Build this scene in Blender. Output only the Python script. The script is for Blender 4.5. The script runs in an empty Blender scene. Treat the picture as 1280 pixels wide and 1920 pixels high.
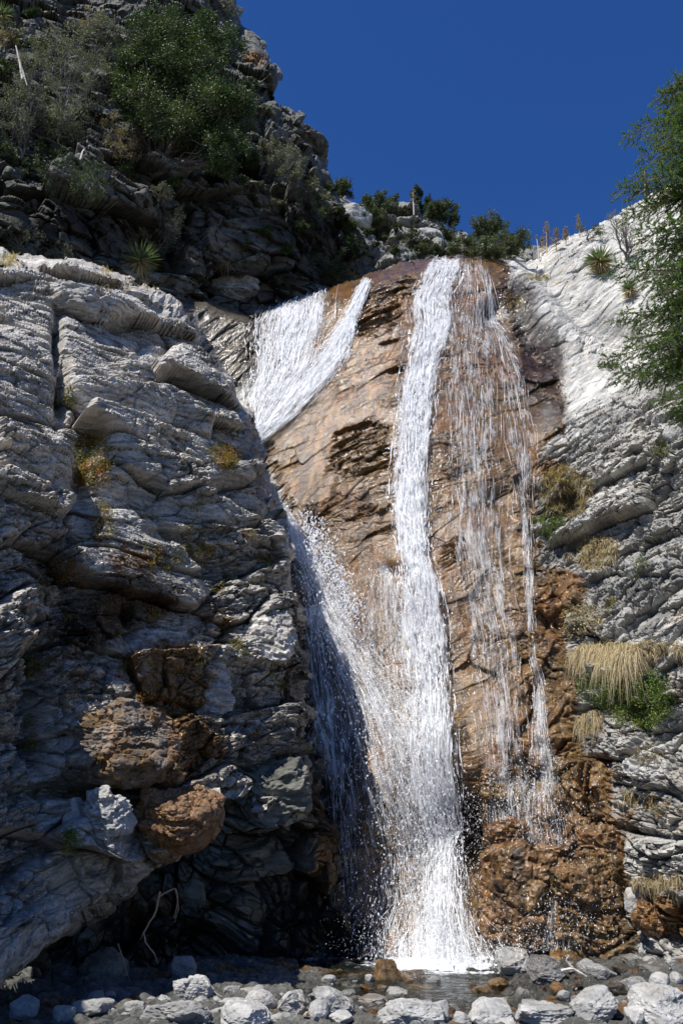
import bpy, math, random
import numpy as np
from mathutils import Vector, Matrix

# ------------------------------------------------------------------ camera, world, sun
sc = bpy.context.scene
C = sc.collection
PITCH = math.radians(22.0)
FPX = 1554.0                      # focal length in pixels of the 1280 x 1920 picture
CAMZ = 1.6
cam = bpy.data.cameras.new('camera')
cam_o = bpy.data.objects.new('camera', cam)
C.objects.link(cam_o)
cam_o.location = (0, 0, CAMZ)
cam_o.rotation_euler = (math.radians(90) + PITCH, 0, 0)
cam.sensor_fit = 'VERTICAL'
cam.angle = 2 * math.atan(960 / FPX)
cam.clip_start = 0.1
cam.clip_end = 20000
sc.camera = cam_o

SUN = Vector((-0.39, -0.38, 0.84)).normalized()     # towards the sun
elev = math.asin(SUN.z)
azim = math.atan2(SUN.x, SUN.y)                     # clockwise from +Y
world = bpy.data.worlds.new("World")
sc.world = world
world.use_nodes = True
wn = world.node_tree
bg = wn.nodes['Background']
sky = wn.nodes.new('ShaderNodeTexSky')
sky.sky_type = 'NISHITA'
sky.sun_disc = False
sky.sun_elevation = elev
sky.sun_rotation = azim
sky.altitude = 2500
sky.air_density = 0.9
sky.dust_density = 0.0
sky.ozone_density = 5.5
hs = wn.nodes.new('ShaderNodeHueSaturation')
hs.inputs['Saturation'].default_value = 1.21
hs.inputs['Hue'].default_value = 0.511
hs.inputs['Value'].default_value = 1.15
wn.links.new(sky.outputs[0], hs.inputs['Color'])
wn.links.new(hs.outputs[0], bg.inputs[0])
bg.inputs[1].default_value = 0.105
sl = bpy.data.lights.new('sun', 'SUN')
sl.energy = 5.0
sl.angle = math.radians(0.5)
sl.color = (1.0, 0.965, 0.90)
so = bpy.data.objects.new('sun', sl)
C.objects.link(so)
so.rotation_euler = SUN.to_track_quat('Z', 'Y').to_euler()
so.location = (-20, -10, 30)
sc.view_settings.view_transform = 'Standard'
sc.view_settings.look = 'None'
sc.view_settings.exposure = 0.38
sc.view_settings.gamma = 1.0
sc.cycles.transparent_max_bounces = 24
sc.cycles.max_bounces = 6

STEP = 1.7        # spacing of terrain vertices in picture pixels
rng = np.random.default_rng(7)
random.seed(7)

# ------------------------------------------------------------------ projection helpers
CP, SP = math.cos(PITCH), math.sin(PITCH)
def unproject(px, py, Y):
    """point at world depth Y seen at picture position px, py"""
    u = (np.asarray(px, float) - 640) / FPX
    v = (960 - np.asarray(py, float)) / FPX
    t = Y / (CP - v * SP)
    return np.stack([u * t, Y + 0 * t, CAMZ + t * (SP + v * CP)], -1)
def at(px, py, Y):
    return Vector(unproject(px, py, Y).tolist())
def project(P):
    P = np.asarray(P, float)
    x, y, z = P[..., 0], P[..., 1], P[..., 2] - CAMZ
    d = y * CP + z * SP
    v = (-y * SP + z * CP) / d
    return 640 + FPX * x / d, 960 - FPX * v
def mpp(px, py, Y):
    """metres per picture pixel there"""
    v = (960 - py) / FPX
    return Y / (CP - v * SP) / FPX
def ground_z(x, y):
    x = np.asarray(x, float); y = np.asarray(y, float)
    z = 0.03 * np.clip(y - 9, 0, 8) * 0 + 0.10 * np.clip(x - 1.5, 0, 6) + 0.03 * np.clip(-x - 1, 0, 5)
    z = z - 0.12 * np.exp(-((x - 1.4) / 1.6) ** 2) * np.clip((y - 9.2) / 2, 0, 1)
    return z
def on_ground(px, py):
    Y = 11.0
    for _ in range(12):
        p = at(px, py, Y)
        e = (p.z - CAMZ) / Y
        Y = (float(ground_z(p.x, p.y)) - CAMZ) / e
    return at(px, py, Y)

# ------------------------------------------------------------------ numpy noise
def _hash(ix, iy, iz, seed):
    h = (ix.astype(np.uint32) * np.uint32(374761393) + iy.astype(np.uint32) * np.uint32(668265263)
         + iz.astype(np.uint32) * np.uint32(2147483647) + np.uint32((seed * 2654435761) & 0xffffffff))
    h = (h ^ (h >> np.uint32(13))) * np.uint32(1274126177)
    h = (h ^ (h >> np.uint32(16))) * np.uint32(2246822519)
    return h ^ (h >> np.uint32(15))
def vnoise(P, seed=0):
    i = np.floor(P).astype(np.int64)
    f = (P - i).astype(np.float32)
    f = f * f * f * (f * (f * 6 - 15) + 10)
    out = 0
    for dx in (0, 1):
        wx = f[..., 0] if dx else 1 - f[..., 0]
        for dy in (0, 1):
            wy = f[..., 1] if dy else 1 - f[..., 1]
            for dz in (0, 1):
                wz = f[..., 2] if dz else 1 - f[..., 2]
                h = _hash(i[..., 0] + dx, i[..., 1] + dy, i[..., 2] + dz, seed).astype(np.float32) / 4294967295.0
                out = out + wx * wy * wz * h
    return out * 2 - 1
def fbm(P, seed=0, octaves=4, gain=0.5):
    a, s, n = 1.0, 0.0, 0.0
    for o in range(octaves):
        s = s + a * vnoise(P * (2.03 ** o) + 13.7 * o, seed + o)
        n += a
        a *= gain
    return s / n
def facets(P, seed=0, slope=1.0):
    """broken-block relief: every cell is a randomly tilted plane. returns height, cell random, edge distance"""
    b = np.floor(P - 0.5).astype(np.int64)
    best = np.full(P.shape[:-1], 1e9, np.float32)
    second = best.copy()
    H = np.zeros_like(best); R = np.zeros_like(best)
    for k in range(8):
        c = b + np.array([k & 1, (k >> 1) & 1, (k >> 2) & 1])
        h1 = _hash(c[..., 0], c[..., 1], c[..., 2], seed)
        r = [((h1 >> np.uint32(s)) & np.uint32(255)).astype(np.float32) / 255 for s in (0, 8, 16, 24)]
        d = [(P[..., j] - (c[..., j] + 0.5 + (r[j] - 0.5) * 0.8)).astype(np.float32) for j in range(3)]
        D = d[0] ** 2 + d[1] ** 2 + d[2] ** 2
        near = D < best
        second = np.where(near, best, np.minimum(second, D))
        h = (r[3] - 0.5) + slope * (d[0] * (r[1] - 0.5) * 2 + d[1] * (r[2] - 0.5) * 2 + d[2] * (r[0] - 0.5) * 2)
        H = np.where(near, h, H); R = np.where(near, r[3], R)
        best = np.where(near, D, best)
    return H, R, np.sqrt(second) - np.sqrt(best)
def frame(n, spin=0.0):
    n = Vector(n).normalized()
    a = n.cross(Vector((0, 1, 0))).normalized()
    b = n.cross(a)
    return np.array([list(a), list(b), list(n)])
def smooth01(x, a, b):
    t = np.clip((x - a) / (b - a), 0, 1)
    return t * t * (3 - 2 * t)
def sdist(px, py, poly):
    """signed distance in pixels, positive inside"""
    n = len(poly); d = np.full(px.shape, 1e9); inside = np.zeros(px.shape, bool)
    for i in range(n):
        x0, y0 = poly[i]; x1, y1 = poly[(i + 1) % n]
        ex, ey = x1 - x0, y1 - y0
        t = np.clip(((px - x0) * ex + (py - y0) * ey) / (ex * ex + ey * ey + 1e-9), 0, 1)
        d = np.minimum(d, np.hypot(px - x0 - t * ex, py - y0 - t * ey))
        cond = ((y0 > py) != (y1 > py)) & (px < (x1 - x0) * (py - y0) / (y1 - y0 + 1e-12) + x0)
        inside ^= cond
    return np.where(inside, d, -d)
class RBF:
    def __init__(s, pts):
        a = np.array(pts, float)
        s.c = a[:, :2] / 400; n = len(a)
        d = np.hypot(*(s.c[:, None] - s.c[None]).transpose(2, 0, 1))
        K = s.phi(d)
        Pm = np.c_[np.ones(n), s.c]
        M = np.block([[K + 1e-4 * np.eye(n), Pm], [Pm.T, np.zeros((3, 3))]])
        s.w = np.linalg.solve(M, np.r_[a[:, 2], 0, 0, 0])
    def phi(s, d): return np.where(d > 0, d * d * np.log(d + 1e-12), 0)
    def __call__(s, px, py):
        x, y = px / 400, py / 400
        out = s.w[-3] + s.w[-2] * x + s.w[-1] * y
        for (cx, cy), w in zip(s.c, s.w):
            out = out + w * s.phi(np.hypot(x - cx, y - cy))
        return out
def blobs(px, py, L):
    m = np.zeros(px.shape)
    for (x, y, rx, ry, k) in L:
        m = np.maximum(m, k * np.exp(-(((px - x) / rx) ** 2 + ((py - y) / ry) ** 2)))
    return m

# ------------------------------------------------------------------ object helpers
def tag(o, label=None, cat=None, group=None, kind=None):
    if label: o['label'] = label
    if cat: o['category'] = cat
    if group: o['group'] = group
    if kind: o['kind'] = kind
    return o
def empty(name, loc, label=None, cat=None, group=None):
    o = bpy.data.objects.new(name, None)
    o.location = loc
    o.empty_display_size = 0.2
    C.objects.link(o)
    return tag(o, label, cat, group)
def mesh_np(name, V, F, mat, parent=None, attrs=None, smooth=False, loc=None, uv=None):
    """V (n,3) in the object's own frame, F (m,k) faces of k corners"""
    V = np.ascontiguousarray(V, np.float32); F = np.ascontiguousarray(F, np.int32)
    me = bpy.data.meshes.new(name)
    n, k = F.shape
    me.vertices.add(len(V)); me.vertices.foreach_set('co', V.ravel())
    me.loops.add(n * k); me.loops.foreach_set('vertex_index', F.ravel())
    me.polygons.add(n); me.polygons.foreach_set('loop_start', np.arange(0, n * k, k, dtype=np.int32))
    me.polygons.foreach_set('use_smooth', np.full(n, smooth))
    for an, av in (attrs or {}).items():
        a = me.attributes.new(an, 'FLOAT', 'POINT')
        a.data.foreach_set('value', np.ascontiguousarray(av, np.float32).ravel())
    if uv is not None:
        ul = me.uv_layers.new(name='flow')
        ul.data.foreach_set('uv', np.ascontiguousarray(uv[F.ravel()], np.float32).ravel())
    me.update(calc_edges=True)
    me.materials.append(mat)
    o = bpy.data.objects.new(name, me)
    C.objects.link(o)
    if parent is not None: o.parent = parent
    if loc is not None: o.location = loc
    return o
class Geo:
    """collects tubes, blades and leaves into one mesh"""
    def __init__(s): s.V = []; s.F = []; s.n = 0; s.A = []
    def add(s, V, F, a=0.0):
        V = np.asarray(V, float); F = np.asarray(F, int)
        s.V.append(V); s.F.append(F + s.n); s.n += len(V)
        s.A.append(np.broadcast_to(np.asarray(a, float), (len(V),)).copy())
    def tube(s, pts, rad, sides=6, a=0.0):
        pts = np.asarray(pts, float); n = len(pts); rad = np.broadcast_to(rad, (n,))
        T = np.gradient(pts, axis=0); T /= np.linalg.norm(T, axis=1)[:, None] + 1e-9
        up = np.array([0.31, 0.17, 0.93]);
        if abs(T[0] @ up) > .9: up = np.array([1., 0, 0.1])
        A = np.cross(T, up); A /= np.linalg.norm(A, axis=1)[:, None] + 1e-9
        B = np.cross(T, A)
        th = np.linspace(0, 2 * math.pi, sides, endpoint=False)
        V = (pts[:, None] + rad[:, None, None] * (np.cos(th)[None, :, None] * A[:, None] + np.sin(th)[None, :, None] * B[:, None])).reshape(-1, 3)
        i, j = np.meshgrid(np.arange(n - 1), np.arange(sides), indexing='ij')
        j2 = (j + 1) % sides
        F = np.stack([i * sides + j, i * sides + j2, (i + 1) * sides + j2, (i + 1) * sides + j], -1).reshape(-1, 4)
        s.add(V, F, a)
        if sides > 3: s.add(V[-sides:], [[0, k, k + 1, sides - 1] for k in range(1, sides - 2)], a)
    def leaves(s, P, L, Wd, dirs=None, a=None):
        """one folded diamond of four corners per point"""
        m = len(P)
        if dirs is None: dirs = rng.normal(size=(m, 3))
        dirs = dirs / (np.linalg.norm(dirs, axis=1)[:, None] + 1e-9)
        o = rng.normal(size=(m, 3)); S = np.cross(dirs, o); S /= np.linalg.norm(S, axis=1)[:, None] + 1e-9
        N = np.cross(dirs, S)
        L = np.broadcast_to(L, (m,))[:, None]; Wd = np.broadcast_to(Wd, (m,))[:, None]
        V = np.stack([P, P + dirs * L * .5 + S * Wd * .5 + N * Wd * .15, P + dirs * L, P + dirs * L * .5 - S * Wd * .5 + N * Wd * .15], 1).reshape(-1, 3)
        s.add(V, np.arange(4 * m).reshape(m, 4), 0.0 if a is None else np.repeat(a, 4))
    def blades(s, P, D, L, Wd, droop=0.3, a=None, segs=3, axis=None):
        """grass or yucca blades: narrow strips that bend down"""
        m = len(P)
        D = D / (np.linalg.norm(D, axis=1)[:, None] + 1e-9)
        L = np.broadcast_to(L, (m,)); Wd = np.broadcast_to(Wd, (m,)); droop = np.broadcast_to(droop, (m,))
        S = np.cross(D, np.array([0, 0, 1.0]) + rng.normal(size=(m, 3)) * .25); S /= np.linalg.norm(S, axis=1)[:, None] + 1e-9
        rows = []
        for k in range(segs + 1):
            t = k / segs
            c = P + D * (L * t)[:, None]; c[:, 2] -= droop * L * t * t
            w = (Wd * (1 - t) ** .7 * .5 + 0.0004)[:, None]
            rows += [c - S * w, c + S * w]
        V = np.stack(rows, 1).reshape(-1, 3); q = 2 * (segs + 1)
        base = (np.arange(m) * q)[:, None]
        F = np.concatenate([base + np.array([[2 * k, 2 * k + 1, 2 * k + 3, 2 * k + 2]]) for k in range(segs)], 0)
        s.add(V, F, 0.0 if a is None else np.repeat(a, q))
    def build(s, name, mat, parent=None, origin=None, smooth=False):
        V = np.vstack(s.V)
        if origin is not None: V = V - np.asarray(origin)
        return mesh_np(name, V, np.vstack(s.F), mat, parent, {'tone': np.concatenate(s.A)}, smooth,
                       loc=(origin if (origin is not None and parent is None) else None))

# ------------------------------------------------------------------ materials
def new_mat(name):
    m = bpy.data.materials.new(name); m.use_nodes = True
    nt = m.node_tree; nt.nodes.clear()
    return m, nt, nt.nodes, nt.links
def nd(N, t, **kw):
    n = N.new(t)
    for k, v in kw.items(): setattr(n, k, v)
    return n
def ramp(N, L, fac, stops):
    r = N.new('ShaderNodeValToRGB')
    el = r.color_ramp.elements
    while len(el) > 1: el.remove(el[-1])
    el[0].position = stops[0][0]; c = stops[0][1]; el[0].color = (*c, 1) if len(c) == 3 else c
    for p, c in stops[1:]:
        e = el.new(p); e.color = (*c, 1)
    L.new(fac, r.inputs[0]); return r.outputs[0]
def g(v): return (v, v, v)
def mixc(N, L, fac, a, b, mode='MIX'):
    m = N.new('ShaderNodeMix'); m.data_type = 'RGBA'; m.blend_type = mode
    for sock, val in ((m.inputs[0], fac), (m.inputs[6], a), (m.inputs[7], b)):
        if isinstance(val, (int, float)): sock.default_value = val
        elif isinstance(val, tuple): sock.default_value = (*val, 1)
        else: L.new(val, sock)
    return m.outputs[2]
def math_(N, L, op, a, b=0.0, clamp=False):
    m = N.new('ShaderNodeMath'); m.operation = op; m.use_clamp = clamp
    for s_, v in zip(m.inputs, (a, b)):
        if isinstance(v, (int, float)): s_.default_value = v
        else: L.new(v, s_)
    return m.outputs[0]
def noise(N, L, vec, scale, detail=4, rough=.55, dist=0.0):
    n = N.new('ShaderNodeTexNoise'); n.inputs['Scale'].default_value = scale
    n.inputs['Detail'].default_value = detail; n.inputs['Roughness'].default_value = rough
    n.inputs['Distortion'].default_value = dist
    L.new(vec, n.inputs['Vector']); return n.outputs[0]
def attr(N, name):
    a = N.new('ShaderNodeAttribute'); a.attribute_name = name; return a.outputs['Fac']

def rock_material(name, light, dark, fn, bands=9.0, rough=.85, bump=.6, brown=(.155, .088, .030), rust=(.27, .125, .035), wetdark=.45, spec=.35):
    m, nt, N, L = new_mat(name)
    geo = N.new('ShaderNodeNewGeometry'); pos = geo.outputs['Position']
    R = frame(fn)
    dots = []
    for row in R:
        d = N.new('ShaderNodeVectorMath'); d.operation = 'DOT_PRODUCT'
        L.new(pos, d.inputs[0]); d.inputs[1].default_value = tuple(row); dots.append(d.outputs['Value'])
    w1 = noise(N, L, pos, .55, 3)
    zz = math_(N, L, 'ADD', dots[2], math_(N, L, 'MULTIPLY', w1, .9))
    comb = N.new('ShaderNodeCombineXYZ')
    L.new(math_(N, L, 'MULTIPLY', dots[0], 1.2), comb.inputs[0]); L.new(math_(N, L, 'MULTIPLY', dots[1], 1.2), comb.inputs[1])
    L.new(math_(N, L, 'MULTIPLY', zz, bands), comb.inputs[2])
    strata = noise(N, L, comb.outputs[0], 1.6, 6, .62)
    big = noise(N, L, pos, .8, 5, .6)
    fine = noise(N, L, pos, 22, 5, .7)
    base = ramp(N, L, strata, [(.28, dark), (.48, tuple(.45 * a + .55 * b for a, b in zip(dark, light))), (.66, light)])
    base = mixc(N, L, .65, base, ramp(N, L, big, [(.30, g(.50)), (.5, g(.9)), (.72, g(1.2))]), 'MULTIPLY')
    base = mixc(N, L, .55, base, ramp(N, L, fine, [(.3, g(.55)), (.6, g(1.15))]), 'MULTIPLY')
    # lichen and iron tint
    warm = noise(N, L, pos, 2.3, 4)
    base = mixc(N, L, ramp(N, L, warm, [(.55, g(0)), (.75, g(.55))]), base, mixc(N, L, 1.0, base, (1.15, .95, .72), 'MULTIPLY'))
    tone = attr(N, 'tone')
    tv = N.new('ShaderNodeCombineColor')
    for k in range(3): L.new(math_(N, L, 'ADD', .62, math_(N, L, 'MULTIPLY', tone, .76)), tv.inputs[k])
    base = mixc(N, L, 1.0, base, tv.outputs[0], 'MULTIPLY')
    # brown algae stain
    st = attr(N, 'stain')
    sn = noise(N, L, pos, 3.2, 6, .65)
    sf = ramp(N, L, math_(N, L, 'ADD', st, math_(N, L, 'MULTIPLY', math_(N, L, 'SUBTRACT', sn, .5), .9)), [(.33, g(0)), (.58, g(.96))])
    run = N.new('ShaderNodeMapping'); run.vector_type = 'POINT'; run.inputs['Scale'].default_value = (5.5, 5.5, .55)
    L.new(pos, run.inputs[0])
    streak = noise(N, L, run.outputs[0], 1.0, 6, .65, .3)
    bc = ramp(N, L, streak, [(.32, tuple(.26 * c for c in brown)), (.54, brown), (.72, tuple(min(1, c * 1.9) for c in brown))])
    bc = mixc(N, L, ramp(N, L, strata, [(.46, g(0)), (.74, g(.5))]), bc, (.25, .150, .066))
    bc = mixc(N, L, ramp(N, L, noise(N, L, pos, .9, 6, .65), [(.45, g(0)), (.62, g(.6))]), bc, mixc(N, L, 1.0, bc, (1.18, .84, .56), 'MULTIPLY'))
    bc = mixc(N, L, ramp(N, L, noise(N, L, run.outputs[0], .45, 5, .7, .2), [(.49, g(0)), (.62, g(.75))]), bc, mixc(N, L, 1.0, bc, (.38, .34, .30), 'MULTIPLY'))
    bc = mixc(N, L, ramp(N, L, noise(N, L, pos, 1.4, 7, .7), [(.58, g(0)), (.72, g(.4))]), bc, (.20, .17, .12))
    rf = ramp(N, L, math_(N, L, 'ADD', attr(N, 'rust'), math_(N, L, 'MULTIPLY', math_(N, L, 'SUBTRACT', noise(N, L, pos, 1.7, 6, .7), .5), 1.1)), [(.38, g(0)), (.72, g(.9))])
    bc = mixc(N, L, rf, bc, mixc(N, L, streak, rust, tuple(c * .45 for c in rust)))
    bc = mixc(N, L, .8, bc, ramp(N, L, fine, [(.32, g(.4)), (.62, g(1.25))]), 'MULTIPLY')
    col = mixc(N, L, sf, base, bc)
    # damp rock, dark soil, and shade painted into recesses and overhangs
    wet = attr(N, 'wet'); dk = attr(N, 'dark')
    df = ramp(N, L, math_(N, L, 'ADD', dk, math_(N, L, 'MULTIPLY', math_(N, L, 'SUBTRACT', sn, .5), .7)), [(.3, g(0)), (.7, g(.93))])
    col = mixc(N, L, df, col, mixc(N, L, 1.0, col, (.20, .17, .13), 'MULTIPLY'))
    p = N.new('ShaderNodeBsdfPrincipled')
    L.new(col, p.inputs['Base Color'])
    rg = ramp(N, L, math_(N, L, 'ADD', wet, math_(N, L, 'MULTIPLY', math_(N, L, 'SUBTRACT', fine, .5), .5)), [(.2, g(rough)), (.62, g(.13))])
    L.new(rg, p.inputs['Roughness'])
    p.inputs['Specular IOR Level'].default_value = spec
    bp = N.new('ShaderNodeBump'); bp.inputs['Strength'].default_value = bump; bp.inputs['Distance'].default_value = .05
    hh = math_(N, L, 'ADD', math_(N, L, 'MULTIPLY', strata, 1.2), math_(N, L, 'MULTIPLY', noise(N, L, pos, 14, 8, .72), .8))
    hh = math_(N, L, 'ADD', hh, math_(N, L, 'MULTIPLY', noise(N, L, pos, 55, 3, .7), .35))
    L.new(hh, bp.inputs['Height']); L.new(bp.outputs[0], p.inputs['Normal'])
    o = N.new('ShaderNodeOutputMaterial'); L.new(p.outputs[0], o.inputs[0])
    return m

def leaf_material(name, c1, c2, c3=None, trans=.35, rough=.5, spec=.4):
    m, nt, N, L = new_mat(name)
    tone = attr(N, 'tone')
    stops = [(0, c1), (.55, c2)] + ([(1, c3)] if c3 else [])
    col = ramp(N, L, tone, stops)
    p = N.new('ShaderNodeBsdfPrincipled'); L.new(col, p.inputs['Base Color']); p.inputs['Roughness'].default_value = rough
    p.inputs['Specular IOR Level'].default_value = spec
    t = N.new('ShaderNodeBsdfTranslucent'); L.new(mixc(N, L, 1.0, col, (1.2, 1.25, .6), 'MULTIPLY'), t.inputs[0])
    ms = N.new('ShaderNodeMixShader'); ms.inputs[0].default_value = trans
    L.new(p.outputs[0], ms.inputs[1]); L.new(t.outputs[0], ms.inputs[2])
    o = N.new('ShaderNodeOutputMaterial'); L.new(ms.outputs[0], o.inputs[0])
    return m
def plain(name, c1, c2, scale=8, rough=.8, bump=.4, stretch=(1, 1, 1)):
    m, nt, N, L = new_mat(name)
    geo = N.new('ShaderNodeTexCoord'); mp = N.new('ShaderNodeMapping'); mp.inputs['Scale'].default_value = stretch
    L.new(geo.outputs['Object'], mp.inputs[0])
    n = noise(N, L, mp.outputs[0], scale, 6, .65)
    p = N.new('ShaderNodeBsdfPrincipled'); L.new(ramp(N, L, n, [(.3, c1), (.7, c2)]), p.inputs['Base Color'])
    p.inputs['Roughness'].default_value = rough
    b = N.new('ShaderNodeBump'); b.inputs['Strength'].default_value = bump; b.inputs['Distance'].default_value = .02
    L.new(n, b.inputs['Height']); L.new(b.outputs[0], p.inputs['Normal'])
    o = N.new('ShaderNodeOutputMaterial'); L.new(p.outputs[0], o.inputs[0])
    return m

FN_A = (0.10, -0.30, 0.95); FN_B = (-0.42, -0.10, 0.90); FN_C = (-0.58, -0.25, 0.78); FN_D = (0.10, -0.35, 0.93)
M_A = rock_material('grey_schist', (.54, .505, .45), (.10, .094, .082), FN_A, 10, spec=.6)
M_BC = rock_material('falls_rock', (.57, .55, .50), (.15, .145, .132), FN_C, 8, spec=.5, bump=.4)
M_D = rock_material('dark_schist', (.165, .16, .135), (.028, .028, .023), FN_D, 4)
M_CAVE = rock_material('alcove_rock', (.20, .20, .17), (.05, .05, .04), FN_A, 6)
M_BED = rock_material('creek_gravel', (.15, .15, .135), (.035, .035, .03), (0, 0, 1), 2, bump=.8)

# ------------------------------------------------------------------ terrain layers
def relief(P, fn, scales, thin=.42, seed=0, warp=.35, saw=(0, 1), lump=(0, 1), wig=2.2, crack=1.0):
    """relief of broken, layered rock; P in metres. scales: [(length, height), ...]"""
    R = frame(fn)
    Q = P @ R.T
    wv = np.stack([fbm(P * .45, seed + 90 + k, 3) for k in range(3)], -1)
    Q = Q + wv * warp * 2
    H = np.zeros(P.shape[:-1]); tone = np.zeros(P.shape[:-1])
    for k, (ln, hh) in enumerate(scales):
        q = Q / np.array([ln, ln, ln * thin]) + 31.7 * k
        f, r, e = facets(q, seed + 7 * k)
        H += f * hh - crack * hh * .8 * np.exp(-(e / .05) ** 2) * (.5 if k == 0 else .8)
        tone += (r - .5) * (1.0 if k < 2 else .5)
    if saw[0]:
        for (amp, per, sd) in ((saw[0], saw[1], 5), (saw[0] * .5, saw[1] * .41, 6)):
            s = Q[..., 2] / per + fbm(Q * np.array([.8, .8, .3]), seed + sd, 3) * wig
            m = smooth01(vnoise(Q * np.array([.9, .9, 1.6]), seed + sd + 20), -.35, .45)
            H += amp * m * ((s - np.floor(s)) - .5)
    if lump[0]:
        H += lump[0] * (fbm(P / lump[1], seed + 40, 4))
    return H, np.clip(tone * .6 + .5, 0, 1)

def box_blur(A, r):
    for ax in (0, 1):
        pad = [(0, 0)] * A.ndim; pad[ax] = (r + 1, r)
        c = np.cumsum(np.pad(A, pad, mode='edge'), axis=ax)
        n = A.shape[ax]
        A = (np.take(c, np.arange(2 * r + 1, n + 2 * r + 1), ax) - np.take(c, np.arange(0, n), ax)) / (2 * r + 1)
    return A

class Layer:
    pass
def make_layer(name, bounds, Yf, poly, mat, disp, roll=(40, 1.2), rag=6, step=None, attrs=None, below=None):
    step = step or STEP
    x0, x1, y0, y1 = bounds
    gx = np.arange(x0, x1 + step, step); gy = np.arange(y0, y1 + step, step)
    px, py = np.meshgrid(gx, gy)
    sd = sdist(px, py, poly)
    q = np.stack([px / 26, py / 26, 0 * px], -1)
    sd = sd + rag * (fbm(q, 3, 4) * 1.6 + facets(q * .7, 11)[0] * .8)
    Y = Yf(px, py)
    w, rr = roll
    t = np.clip(1 - sd / w, 0, 1)
    Y = Y + rr * (1 - np.sqrt(np.clip(1 - t * t, 0, 1))) + np.where(sd < 0, -sd * rr * .06, 0)
    P = unproject(px, py, Y)
    T1 = np.gradient(P, axis=1); T0 = np.gradient(P, axis=0)
    N = np.cross(T0, T1); N /= np.linalg.norm(N, axis=-1)[..., None]
    N = np.where((N * (P - np.array([0, 0, CAMZ]))).sum(-1)[..., None] > 0, -N, N)
    H, A = disp(P, px, py, N)
    V_ = np.array([0, 0, CAMZ]) - P; V_ /= np.linalg.norm(V_, axis=-1)[..., None]
    ND = N + 1.1 * V_; ND /= np.linalg.norm(ND, axis=-1)[..., None]      # relief grows outward, between the face's normal and the open side
    st_ = np.linalg.norm(T0, axis=-1) / (step * mpp(px, py, Y)) 
    st_ = np.maximum(st_, np.linalg.norm(T1, axis=-1) / (step * mpp(px, py, Y)))
    kf = box_blur(np.clip((st_ - 2.6) / 3.5, 0, 1), 2)                     # where the face turns away keep only the broad relief
    Hb_ = box_blur(H, 5)
    H = (H * .92 + box_blur(H, 1) * .08) * (1 - kf) + Hb_ * kf
    Pd = P + ND * H[..., None]
    keep = sd > -6
    ny, nx = px.shape
    idx = np.arange(ny * nx).reshape(ny, nx)
    fq = keep[:-1, :-1] & keep[1:, :-1] & keep[1:, 1:] & keep[:-1, 1:]
    F = np.stack([idx[:-1, :-1], idx[1:, :-1], idx[1:, 1:], idx[:-1, 1:]], -1)[fq]
    used = np.unique(F); remap = np.zeros(ny * nx, int); remap[used] = np.arange(len(used))
    V = Pd.reshape(-1, 3)[used]
    o = mesh_np(name, V, remap[F], mat, None, {k: np.asarray(v).reshape(-1)[used] for k, v in A.items()})
    tag(o, kind='structure')
    L_ = Layer(); L_.o = o; L_.P = Pd; L_.N = ND; L_.x0 = x0; L_.y0 = y0; L_.step = step; L_.macro = P
    return L_
def baseY(py, Y0=14.5, s=2.35):
    v = (960 - py) / FPX
    e = (SP + v * CP) / (CP - v * SP)
    return (CAMZ + s * Y0) / (s - e)

# --- falls slab and right cliff: one continuous rock face
ctrl_BC = [(850,485,.2),(760,500,.1),(690,525,.1),(600,560,1.3),(490,600,2.0),(480,830,1.7),(400,650,2.6),(430,720,2.6),(330,600,2.0),(330,520,1.5),
    (540,750,1.3),(620,700,.6),(700,700,-.1),(800,700,-.4),(900,700,-.3),(980,720,0),(1040,720,-.1),(920,500,.1),(960,600,.3),
    (540,960,1.5),(620,960,.7),(720,900,-.1),(820,900,-.5),(920,900,-.5),(1010,870,-.2),(560,1100,1.6),(640,1100,.9),(700,1070,.25),(760,1080,-.3),(850,1100,-.4),(960,1100,-.5),
    (580,1250,1.5),(650,1300,.9),(750,1300,.3),(850,1300,-.1),(920,1300,-.5),(1000,1250,-.4),(560,1500,1.4),(650,1500,.8),(760,1500,.5),(870,1440,-.2),(900,1560,.7),(880,1640,.7),
    (620,1750,.9),(760,1750,.6),(860,1750,.4),(950,1500,-.35),(955,1570,-.5),(1000,1620,-.9),(960,1700,-.9),(1010,1790,-1.0),(1060,1500,-1.2),(1080,1620,-1.4),(1150,1640,-1.9),(1130,1780,-1.7),(1190,1780,-1.8),
    (330,1000,2.2),(330,1400,2.2),(330,1850,1.6),(620,1870,.7),(850,1870,.3),(1000,1870,-.9),
    (1000,490,.8),(1050,560,.5),(1110,620,.6),(1180,640,.2),(1100,520,.9),(1020,470,1.0),(1160,400,1.6),(1230,360,.6),(1290,330,-.6),(1280,450,-1.8),(1280,640,-3.2),(1220,560,-.9),(1150,700,-.6),(1080,700,-.2),
    (1100,800,-1.0),(1180,800,-2.2),(1280,800,-4.4),(1050,1000,-.9),(1150,1000,-2.0),(1280,1050,-4.0),(1090,1180,-1.9),(1150,1210,-3.1),(1240,1230,-3.9),(1060,1300,-1.0),(1120,1330,-2.0),(1280,1350,-3.9),
    (1200,1450,-3.0),(1280,1550,-3.8),(1220,1650,-2.6),(1280,1720,-3.2),(1250,1800,-2.6),(1500,1800,-4.5),(1500,1200,-6.5),(1500,800,-7),(1500,450,-5.5)]
rb = RBF(ctrl_BC)
slab_poly = [(440,540),(600,500),(690,480),(760,455),(850,440),(930,470),(955,560),(990,640),(1045,720),(1055,800),(1020,865),(1000,950),(1010,1050),(1080,1075),(1100,1120),(1050,1190),(1085,1260),(1080,1400),
    (1130,1440),(1150,1500),(1190,1600),(1185,1700),(1210,1800),(1200,1900),(540,1900),(600,1700),(590,1500),(560,1250),(530,960),(480,830),(470,700)]
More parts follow.
